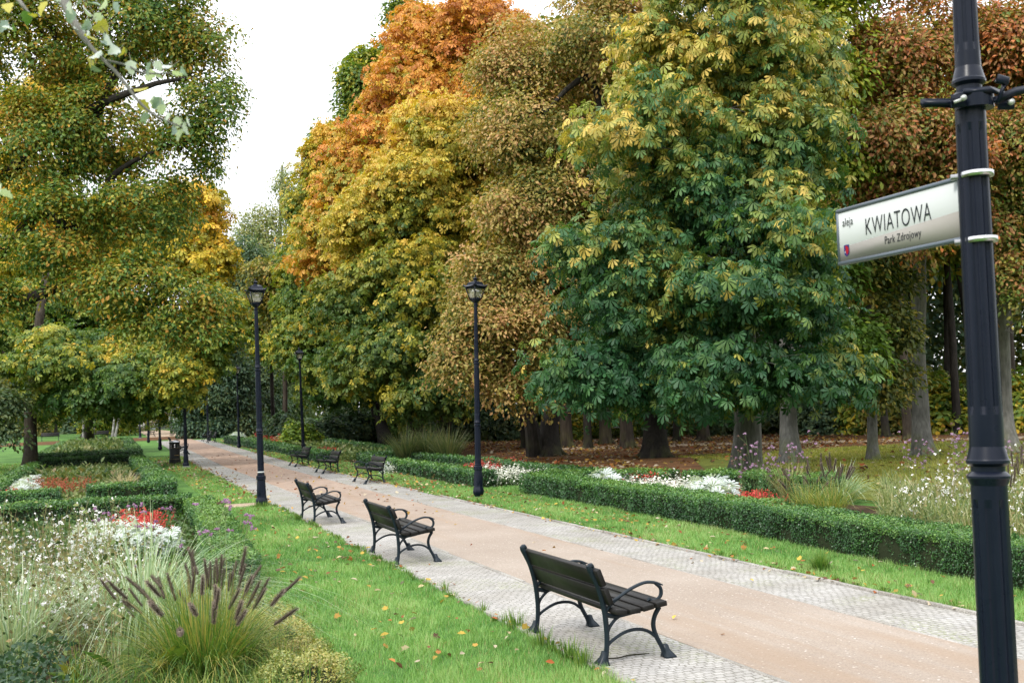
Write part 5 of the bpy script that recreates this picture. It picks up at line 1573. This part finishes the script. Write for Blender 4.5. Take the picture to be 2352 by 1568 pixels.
def verbena_proto(h, nst):
    root = thing("verbena_flower", "x", "flower plant")
    st, fl = MB(), MB()
    for k in range(nst):
        a = rng.uniform(0, 6.28); lean = rng.uniform(.05, .28); hh = h * rng.uniform(.72, 1.05)
        e = np.array([math.cos(a) * lean, math.sin(a) * lean, hh])
        Q = spline([e * [.1, .1, 0], e * [.45, .45, .5] + rng.normal(size=3) * .02, e], 8)
        tube(st, Q, np.linspace(.0032, .0016, len(Q)), 4, col=(.10, .15, .05), caps=False)
        heads = [e]
        for j in range(rng.integers(2, 5)):
            b_ = Q[-2 - (j % 3)]; q = b_ + np.array([rng.normal() * .07, rng.normal() * .07, rng.uniform(.06, .2)])
            tube(st, [b_, (b_ + q) / 2 + [0, 0, .01], q], [.002, .0016, .0014], 4, col=(.11, .15, .05), caps=False); heads.append(q)
        for q in heads:
            m = 34; d = unit(rng.normal(size=(m, 3))); d[:, 2] = np.abs(d[:, 2]) * .8
            s_ = rng.uniform(.016, .026)
            pal = [(.17, .10, .13), (.36, .22, .33), (.48, .32, .48)] if rng.random() < .62 else [(.07, .04, .03), (.13, .075, .05), (.2, .12, .10)]
            scatter(fl, q + d * s_ * .7, d + rng.normal(size=(m, 3)) * .3, np.full(m, s_ * .8), grad(pal, rng.random(m)), BLADE)
    st.build("stems", M['stem'], root); fl.build("blossoms", M['petal'], root)
    return root


def bedding_proto(name, cat, leafpal, flowers, r, h, nl, ls, nf, fsz, tm=FOLD, spike=False):
    root = thing(name, "x", cat)
    mb = MB(); d = unit(rng.normal(size=(nl, 3))); d[:, 2] = np.abs(d[:, 2])
    p = d * np.array([r, r, h]) * rng.uniform(.35, 1, (nl, 1)) + [0, 0, .02]
    scatter(mb, p, d + [0, 0, .6] + rng.normal(size=(nl, 3)) * .4, ls * rng.uniform(.6, 1.2, nl), grad(leafpal, rng.random(nl)), tm, D=d + [0, 0, .3])
    mb.build("foliage", M['leaf'], root)
    if nf:
        f = MB(); d = unit(rng.normal(size=(nf, 3))); d[:, 2] = np.abs(d[:, 2]) + .25
        p = d * np.array([r, r, h]) * rng.uniform(.85, 1.15, (nf, 1))
        if spike:
            for q in range(nf // 12):
                b_ = np.array([rng.normal() * r * .5, rng.normal() * r * .5, h * .8]); k = 12
                zz = np.linspace(0, .16, k)
                scatter(f, b_ + np.c_[rng.normal(size=(k, 2)) * .014, zz], rng.normal(size=(k, 3)), np.full(k, fsz), grad(flowers, rng.random(k)), BLADE)
        else:
            scatter(f, p, d + rng.normal(size=(nf, 3)) * .5, fsz * rng.uniform(.7, 1.2, nf), grad(flowers, rng.random(nf)), BLADE)
        f.build("blossoms", M['petal'], root)
    return root


SILV = [(.32, .37, .37), (.45, .50, .50), (.58, .62, .62)]
GRN = [(.03, .07, .02), (.06, .12, .03), (.1, .16, .05)]
PR = dict(
    silver=bedding_proto("dusty_miller", "bedding plant", SILV, None, .20, .26, 90, .12, 0, 0, tmpl_palm(5, 60, .12, .1)),
    red=bedding_proto("salvia_flower", "bedding plant", GRN, [(.36, .03, .028), (.50, .055, .045), (.56, .11, .08)], .16, .20, 60, .07, 96, .035, spike=True),
    white=bedding_proto("begonia_flower", "bedding plant", GRN, [(.62, .62, .5), (.74, .74, .64), (.8, .8, .74)], .17, .20, 70, .06, 60, .045),
    orange=bedding_proto("salvia_flower", "bedding plant", [(.10, .07, .03), (.14, .10, .04), (.10, .13, .04)], [(.28, .05, .025), (.36, .09, .04), (.3, .12, .07)], .18, .2, 50, .08, 60, .035, spike=True),
)
for i_, (h, ns, nf) in enumerate([(1.0, 12, 62), (.85, 12, 50), (1.1, 10, 48)]):
    PR['gaura%d' % i_] = gaura_proto(i_, h, ns, nf)
    PR['gaurab%d' % i_] = gaura_proto(i_, h * 1.05, ns, int(nf * .5), .026)
for i_, (h, ns) in enumerate([(1.15, 5), (1.3, 4), (1.0, 6)]):
    PR['verb%d' % i_] = verbena_proto(h, ns)


def patch(keys, quad, n, label, group, z0=.3, s=1.0, px=True, js=.15):
    Q = np.array([GX(a, b, z0) for a, b in quad]) if px else np.array(quad, float)
    k = max(1, int(math.sqrt(n))); cnt = 0
    pts = []
    for i in range(n):                       # jittered spread over the quad
        a, b_ = ((i * .61803) + .37) % 1, (i + .5) / n
        pts.append((Q[0] * (1 - a) + Q[1] * a) * (1 - b_) + (Q[3] * (1 - a) + Q[2] * a) * b_)
    for p in pts:
        o = copy_tree(PR[keys[rng.integers(len(keys))]])
        p = p + rng.normal(size=2) * js * .4
        o.location = (p[0], p[1], float(terr(p[1]))); o.rotation_euler = (0, 0, rng.uniform(0, 6.28))
        q = s * rng.uniform(.85, 1.2); o.scale = (q, q, q * rng.uniform(.9, 1.1))
        tag(o, label, None, group)


LBL = "one of the like %s"
# bed beyond the long hedge
patch(['silver'], [(1376, 1104), (1420, 1102), (1440, 1118), (1390, 1112)], 7, "silver felted mound at the far tip of the white flower band beyond the hedge", "silver mounds at the tip of the hedged bed", .27, 1.60)
patch(['white'], [(1400, 1103), (1540, 1105), (1680, 1140), (1520, 1132)], 60, "creamy white bedding flower in the band beyond the long hedge", "white flowers beyond the long hedge", .27, 1.45)
patch(['silver'], [(1585, 1118), (1655, 1116), (1680, 1142), (1620, 1144)], 14, "silver felted mound beside the red flowers beyond the long hedge", "silver mounds by the red flowers", .27, 1.60)
patch(['red'], [(1400, 1100), (1530, 1102), (1560, 1110), (1420, 1108)], 12, "red spiked flower along the back of the white band beyond the hedge", "red flowers behind the white band", .27, 1.30)
patch(['red'], [(1668, 1126), (1740, 1130), (1830, 1172), (1705, 1160)], 20, "red spiked flower in the block before the tall grasses", "red flowers before the tall grasses", .27, 1.1)
# bed behind the right lamp
patch(['white'], [(1075, 1068), (1190, 1062), (1265, 1077), (1130, 1083)], 50, "white bedding flower behind the hedge by the right lamp post", "white flowers by the right lamp post", .4, 1.4)
patch(['red'], [(1035, 1066), (1170, 1056), (1215, 1062), (1075, 1071)], 14, "red spiked flower along the rim of the white bed by the right lamp post", "red flowers by the right lamp post", .4, 1.4)
patch(['silver', 'white'], [(880, 1056), (905, 1056), (905, 1062), (880, 1062)], 4, "pale mound at the hedge tip behind the nearest facing bench", "pale mounds behind the nearest facing bench", .4, 1.3)
patch(['red'], [(722, 1034), (768, 1036), (760, 1044), (724, 1042)], 22, "dull red flower in the patch behind the middle facing bench", "red flowers behind the facing benches", .3, 1.4)
patch(['red'], [(586, 1002), (640, 1002), (668, 1013), (600, 1012)], 40, "red flower in the far bed behind a thin lamp", "red flowers of the far bed", .3, 1.9)
patch(['white', 'silver'], [(636, 1009), (690, 1010), (700, 1020), (650, 1020)], 30, "white flower in the far bed behind a thin lamp", "white flowers of the far bed", .3, 1.9)
patch(['red'], [(618, 1018), (650, 1016), (664, 1023), (630, 1024)], 12, "red flower at the near rim of the far bed", "red flowers at the far bed's rim", .3, 1.7)
patch(['silver'], [(528, 1000), (556, 1001), (560, 1008), (535, 1008)], 8, "silver mound at the rounded tip of the far bed", "silver mounds at the far bed's tip", .3, 2.0)
# near left bed
patch(['silver'], [(175, 1212), (300, 1205), (420, 1232), (230, 1240)], 40, "silver felted mound beyond the white butterfly flowers in the near bed", "silver mounds of the near bed", .28, 1.25)
patch(['red'], [(262, 1192), (352, 1184), (378, 1218), (290, 1212)], 17, "bright red spiked flower before the closing hedge of the near bed", "red flowers of the near bed", .3, 1.25)
patch(['red'], [(-1.9, 7.6), (-1.35, 7.6), (-1.35, 8.3), (-1.9, 8.3)], 8, "red flower in the very corner below the white butterfly flowers", "red flowers in the near corner", 0, 1.0, False)
patch(['gaura0', 'gaura1', 'gaura2'], [(-2.6, 8.6), (.1, 9.3), (.2, 14.8), (-2.9, 16.5)], 52, "loose white butterfly flower plant with tan stems in the near bed", "white butterfly flowers of the near bed", 0, .92, False, .3)
# second bed on the left
patch(['silver'], [(40, 1118), (80, 1106), (78, 1138), (36, 1140)], 30, "silver mound in the curved band of the second bed by the maple", "silver mounds of the second bed", .15, 1.35)
patch(['orange'], [(75, 1116), (200, 1116), (205, 1138), (80, 1138)], 30, "rusty red faded flower in the front of the second bed", "faded red flowers of the second bed", .15, 1.3)
patch(['red'], [(18, 1128), (44, 1126), (46, 1150), (22, 1150)], 4, "red flower at the outer front corner of the second bed", "red flowers at the second bed's corner", .2, 1.2)
# tall plants of the right bed
patch(['gaurab0', 'gaurab1', 'gaurab2'], [(9.6, 6.5), (12.9, 6.0), (13.6, 15.2), (9.9, 12.7)], 78, "white butterfly flower plant on thin stems beyond the long hedge", "white butterfly flowers beyond the long hedge", 0, .95, False, .4)
patch(['verb0', 'verb1', 'verb2'], [(11.8, 10.0), (14.0, 9.0), (14.4, 15.0), (12.6, 16.6)], 22, "purple headed verbena behind the white butterfly flowers at the wood's edge", "purple verbenas at the wood's edge", 0, 1.0, False, .5)
for (px, py) in ((1700, 1080), (1735, 1085), (1760, 1082), (1805, 1080), (1840, 1085)):
    g1 = GX(px, 1150)
    o = copy_tree(PR['verb%d' % (px % 3)]); o.location = (PX(px, 1000, 18.2)[0], PX(px, 1000, 18.2)[1], 0); o.scale = (1.1,) * 3; o.rotation_euler = (0, 0, px)
    tag(o, "tall purple verbena standing before the mossy chestnut trunks", None, "tall verbenas before the trunks")
for k_ in list(PR):
    for ch in list(PR[k_].children): bpy.data.objects.remove(ch)
    bpy.data.objects.remove(PR[k_])
del PR


def tall_verbena(label, base, depth, heads, brown=.3):
    """branching verbena whose flower heads stand where they were seen"""
    root = thing("verbena_flower", label, "flower plant", (base[0], base[1], 0), group="tall verbenas of the near bed")
    off = np.array([base[0], base[1], 0]); st, fl = MB(), MB()
    H = np.array([PX(x * .7237, 920 + y * .7237, depth + rng.normal() * .12) for x, y in heads]) - off
    for k in range(0, len(H), 3):
        grp = H[k:k + 3]; f = grp.mean(0) * np.array([.85, .85, 1]) - [0, 0, .16]
        tube(st, spline([np.array([rng.normal() * .06, rng.normal() * .06, 0]), f * [.45, .45, .5], f], 8), [.0035, .003, .0022], 5, col=(.12, .17, .06), caps=False)
        for h in grp:
            tube(st, spline([f, (f + h) / 2 + [0, 0, -.03], h], 6), [.0022, .0016], 4, col=(.13, .16, .06), caps=False)
    for h in H:
        pal = [(.10, .055, .04), (.17, .10, .07), (.24, .15, .12)] if rng.random() < brown else [(.17, .08, .13), (.36, .19, .33), (.50, .30, .50)]
        for q in range(3):
            c = h + rng.normal(size=3) * np.array([.017, .017, .010]); m = 40
            d = unit(rng.normal(size=(m, 3))); d[:, 2] = np.abs(d[:, 2]) - .15
            scatter(fl, c + d * .014, d + rng.normal(size=(m, 3)) * .3, np.full(m, .013), grad(pal, rng.random(m)), BLADE)
    st.build("stems", M['stem'], root); fl.build("blossoms", M['petal'], root)


tall_verbena("purple verbena among the silver mounds before the red flowers", (-.9, 12.4), 12.6, [(308, 340), (330, 356), (345, 358), (383, 362), (405, 335), (330, 375), (300, 380), (318, 380), (458, 352), (425, 333), (440, 328), (352, 372)])
tall_verbena("purple verbena with dark seed heads at the corner of the closing hedge", (.15, 12.2), 12.3, [(435, 400), (480, 400), (500, 385), (505, 420), (538, 342), (550, 352), (520, 345), (487, 408), (462, 398), (575, 455), (600, 465), (430, 523), (550, 515), (560, 525)], .55)
tall_verbena("tall bare stalked verbena leaning out over the lawn edge", (1.0, 10.9), 11.2, [(700, 325), (713, 315), (730, 323), (725, 340), (622, 333), (718, 322), (785, 360), (792, 368), (790, 390), (777, 386), (808, 401), (690, 406), (725, 412), (650, 412), (640, 418), (662, 422)], .15)


def leafy_plant(name, label, cat, loc, n, h, ls, wd, pal, r=.25, flower=None):
    root = thing(name, label, cat, loc)
    mb = MB(); st = MB()
    for k in range(n):
        a = rng.uniform(0, 6.28); o_ = r * math.sqrt(rng.random()); hh = h * rng.uniform(.45, 1)
        p = np.array([o_ * math.cos(a), o_ * math.sin(a), 0]); q = p * 1.3 + [0, 0, hh * .75]
        tube(st, [p, q], [.006, .004], 5, col=(.09, .12, .04), caps=False)
        L = ls * rng.uniform(.6, 1.15)
        out = np.array([math.cos(a + rng.normal() * .6), math.sin(a + rng.normal() * .6), rng.uniform(.5, 1.6)])
        scatter(mb, (p + (q - p) * rng.uniform(.3, 1))[None], np.array([[-out[0], -out[1], 1.0]]), np.array([L]), grad(pal, rng.random(1)), (np.array([(0, 0, 0), (.3, wd, .05), (.65, wd * .85, .03), (1, 0, -.14), (.65, -wd * .85, .03), (.3, -wd, .05)]), FOLD[1]), D=out[None])
    mb.build("leaves", M['leaf'], root); st.build("stems", M['stem'], root)
    return root


CAN = [(.03, .09, .025), (.06, .13, .03), (.10, .17, .035), (.24, .22, .04)]
leafy_plant("canna_plant", "broad leaved canna at the picture's near corner under white butterfly flowers", "canna", (-1.05, 8.35, 0), 9, .65, .34, .26, CAN, .3)
leafy_plant("canna_plant", "broad green canna leaves hidden under the dark plumes", "canna", (.05, 8.6, 0), 8, .5, .3, .25, CAN, .35)
for k, (px, py, lab) in enumerate([(100, 1118, "canna clump nearest the maple trunk"), (150, 1112, "yellowing canna clump in the middle of the second bed"), (190, 1120, "canna clump behind the faded red flowers"), (235, 1110, "tan and green canna clump near the second bed's hedge"), (270, 1116, "canna clump by the pale tuft in the second bed"), (130, 1098, "canna clump at the back of the second bed"), (215, 1095, "canna clump before the dark closing hedge")]):
    g1 = GX(px, py); leafy_plant("canna_plant", lab, "canna", (g1[0], g1[1], float(terr(g1[1]))), 30, .7, .28, .18, [(.04, .09, .03), (.08, .13, .04), (.16, .17, .06), (.26, .2, .09)], 1.0)
g1 = GX(285, 1128); silver_grass("small pale straw tuft in the corner of the second bed", (g1[0], g1[1], 0), 160, .8, .6, .5, .02, [(.4, .34, .2), (.55, .47, .32)])
for k, (px, py, lab) in enumerate([(935, 1068, "tall weedy grasses behind the hedge, left of the right lamp"), (985, 1066, "tall green perennial clump behind the clipped hedge"), (1030, 1070, "leafy green perennial nearest the right lamp post"), (680, 1018, "grey green tall stems beside the far red flowers"), (725, 1026, "loose dark perennials behind the farthest facing bench")]):
    g1 = GX(px, py); silver_grass(lab, (g1[0], g1[1], float(terr(g1[1]))), 420, 1.75, .55, .3, .022, [(.04, .075, .03), (.09, .13, .05), (.17, .19, .08), (.25, .22, .1)], 1.0)


NARROW = (np.array([(0, 0, 0), (.45, .03, .02), (1, 0, -.12), (.45, -.03, .02)]), BLADE[1])


def cover(name, quad, n, hgt, ls, pal, tm=BLADE, z=0.0, upright=0.0):
    """ground cover between the plants"""
    Q = np.array(quad, float); a, b_ = rng.random(n), rng.random(n)
    P = (Q[0] * (1 - a)[:, None] + Q[1] * a[:, None]) * (1 - b_)[:, None] + (Q[3] * (1 - a)[:, None] + Q[2] * a[:, None]) * b_[:, None]
    zz = rng.random(n) ** 1.2 * hgt * (1 + .5 * fbm(np.c_[P, np.zeros(n)], .6, 3))
    P = np.c_[P, terr(P[:, 1]) + np.maximum(zz, .01)]
    mb = MB(); c = grad(pal, .45 + .25 * fbm(P, .5, 6) + rng.normal(size=n) * .22)
    D = rng.normal(size=(n, 3)) + [0, 0, upright * 2.5]
    scatter(mb, P, rng.normal(size=(n, 3)) + [0, 0, .8 - upright * .6], ls * rng.uniform(.6, 1.3, n), c, tm, D=D)
    return tag(mb.build(name, M['leaf']), None, None, None, 'stuff')


MEAD = [(.05, .09, .03), (.11, .17, .055), (.2, .24, .09), (.34, .33, .17), (.44, .38, .24)]
mb = MB()
for k in range(330):
    p = np.array([rng.uniform(-3, 1.25), 7 + 9 * rng.random() ** 1.3, 0]); far = p[1] > 11
    pal = [FG, SG, [(.05, .11, .03), (.09, .17, .045), (.15, .23, .07)], [(.22, .24, .10), (.36, .33, .17), (.47, .41, .25)]][rng.choice(4, p=[.36, .2, .32, .12] if not far else [.25, .2, .2, .35])]
    if p[0] > -.3 and p[1] < 9: pal = FG
    m_ = MB(); grass_blades(m_, 42, .12, rng.uniform(.38, .62) * (.85 if far else 1), .6, .75, .0055, pal, 6, 1.0, .5, pw=.7)
    for a_ in m_.v: a_ += p
    m_.v = [a_ for a_ in m_.v]
    off_ = mb.n
    mb.v += m_.v; mb.c += m_.c; mb.f += [(f_ + off_, q_) for f_, q_ in m_.f]; mb.n += m_.n
tag(mb.build("bed_grass", M['blade']), None, None, None, 'stuff')
cover("bed_undergrowth", [(-2.4, 7.2), (-.3, 7.2), (-.3, 9.0), (-2.4, 9.6)], 9000, .30, .05, [(.02, .05, .025), (.035, .075, .035), (.06, .11, .05)], upright=.2)
cover("bed_undergrowth", [(-.3, 7.2), (1.2, 7.2), (1.2, 8.6), (-.3, 8.6)], 5000, .2, .13, [(.04, .10, .025), (.08, .16, .035), (.17, .24, .06), (.32, .3, .1)], NARROW, upright=.8)
cover("bed_undergrowth", [(-2.8, 15), (1.4, 14.5), (1.4, 23.5), (-2.8, 23.5)], 9000, .2, .08, GRN)
cover("bed_undergrowth", [(9.4, 5), (15, 5), (13.3, 17.3), (9.6, 12.6)], 40000, .42, .22, MEAD, NARROW, upright=.85)
cover("bed_undergrowth", [(9.2, 27.4), (10.4, 27.4), (10.3, 40.5), (9.2, 40.5)], 9000, .22, .11, GRN)
cover("bed_undergrowth", [(9.0, 46), (11.2, 46), (11.2, 80), (8.6, 80)], 12000, .35, .2, MEAD[:4], upright=.4)
cover("bed_undergrowth", [(-2.6, 29.2), (.7, 29.4), (.6, 51), (-2.6, 51)], 11000, .22, .12, MEAD[:4], upright=.5)
cover("bed_undergrowth", [(-2.8, 58.4), (.6, 58.4), (.6, 88), (-2.8, 88)], 13000, .42, .22, MEAD[:4], upright=.6)
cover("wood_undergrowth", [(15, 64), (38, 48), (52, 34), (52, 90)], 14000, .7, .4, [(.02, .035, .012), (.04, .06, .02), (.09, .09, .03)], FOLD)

# ------------------------------------------------------------------ white poplar at the left, its twig hanging into view
pb = PX(-330, 400, 3.7)
root = thing("white_poplar", "white poplar twig with silvery and yellow leaves dangling close overhead", "tree", (pb[0], pb[1], 0))
off = np.array([pb[0], pb[1], 0])
t = MB(); tube(t, [off - off + [0, 0, -.3], [0, 0, .5], [.03, .02, 2.5], [.08, .05, 5.5], [.1, .05, 7]], [.13, .10, .085, .06, .03], 12)
t.build("trunk", M['greybark'], root, True)
t = MB()
main = spline([off + [.05, .03, 3.9], PX(-60, -260, 3.5), PX(110, -60, 3.3), PX(175, 60, 3.2), PX(215, 115, 3.18), PX(270, 170, 3.15), PX(318, 232, 3.13), PX(360, 268, 3.12), PX(418, 292, 3.1)], 48)
tube(t, main - off, np.r_[np.linspace(.03, .006, 24), np.linspace(.006, .0022, len(main) - 24)], 7)
side = spline([PX(248, 140, 3.16), PX(290, 150, 3.15), PX(330, 168, 3.14), PX(395, 168, 3.13)], 12); tube(t, side - off, np.linspace(.004, .002, len(side)), 6)
lf2 = spline([off + [.05, .03, 3.7], PX(-120, -120, 3.4), PX(20, -20, 3.25), PX(75, 40, 3.2)], 16); tube(t, lf2 - off, np.linspace(.018, .002, len(lf2)), 6)
lf3 = spline([off + [.03, .02, 2.9], PX(-150, 350, 3.4), PX(-15, 425, 3.3)], 12); tube(t, lf3 - off, np.linspace(.012, .002, len(lf3)), 6)
t.build("branch", M['greybark'], root, True)
PV_ = np.array([(0, 0, 0), (.10, -.20, .06), (.26, -.42, .12), (.40, -.30, .10), (.58, -.40, .12), (.68, -.22, .05), (.86, -.2, .03), (1, 0, -.12), (.86, .2, .03), (.68, .22, .05), (.58, .40, .12), (.40, .30, .10), (.26, .42, .12), (.10, .20, .06), (.5, 0, -.03)])
PT = (PV_, [np.array([[14, i_, (i_ + 1) % 14] for i_ in range(14)])])
mb = MB()
silver, yel, gry, grn = (.52, .57, .55), (.42, .38, .07), (.22, .29, .27), (.10, .2, .04)
LV = [(152, 10, silver), (165, 35, gry), (185, 25, silver), (205, 20, gry), (225, 40, silver), (195, 55, gry), (215, 70, silver), (235, 60, yel), (178, 70, silver), (200, 90, yel), (212, 118, yel), (185, 20, gry), (240, 80, gry), (255, 90, silver), (250, 105, gry), (205, 145, yel), (212, 160, gry),
      (230, 130, silver), (265, 120, silver), (282, 135, yel), (300, 150, silver), (335, 150, gry), (345, 172, silver), (362, 150, silver), (385, 158, silver), (398, 175, silver), (355, 180, silver), (410, 160, gry), (318, 215, yel), (328, 240, yel), (348, 240, silver), (362, 235, gry), (372, 250, silver), (390, 270, silver), (405, 278, silver), (425, 275, silver), (432, 290, silver), (395, 300, gry), (375, 285, gry), (350, 275, gry), (428, 305, silver), (130, -5, silver), (245, 10, silver), (260, 15, gry), (280, 5, yel),
      (20, 20, yel), (35, 60, grn), (60, 38, grn), (75, 45, yel), (8, 55, gry), (95, 8, yel), (12, 70, silver), (3, 430, silver), (8, 448, silver)]
for (px, py, c) in LV:
    p = PX(px, py, 3.15 + rng.normal() * .04); n_ = unit(np.array([rng.normal(), -.5 + rng.normal(), rng.normal() * .9]))
    dq = np.array([rng.normal() * .7, rng.normal() * .4, -.7])
    ls = rng.uniform(.030, .048)
    tube(mb, [p - off - unit(dq) * ls * .95 + rng.normal(size=3) * .004, p - off - unit(dq) * ls * .4], .0009, 4, col=(.30, .28, .2), caps=False)
    scatter(mb, (p - off - unit(dq) * ls * .4)[None], n_[None], np.array([ls]), np.array([c]) * rng.uniform(.85, 1.1), PT, D=dq[None])
mb.build("leaves", M['leaf'], root)
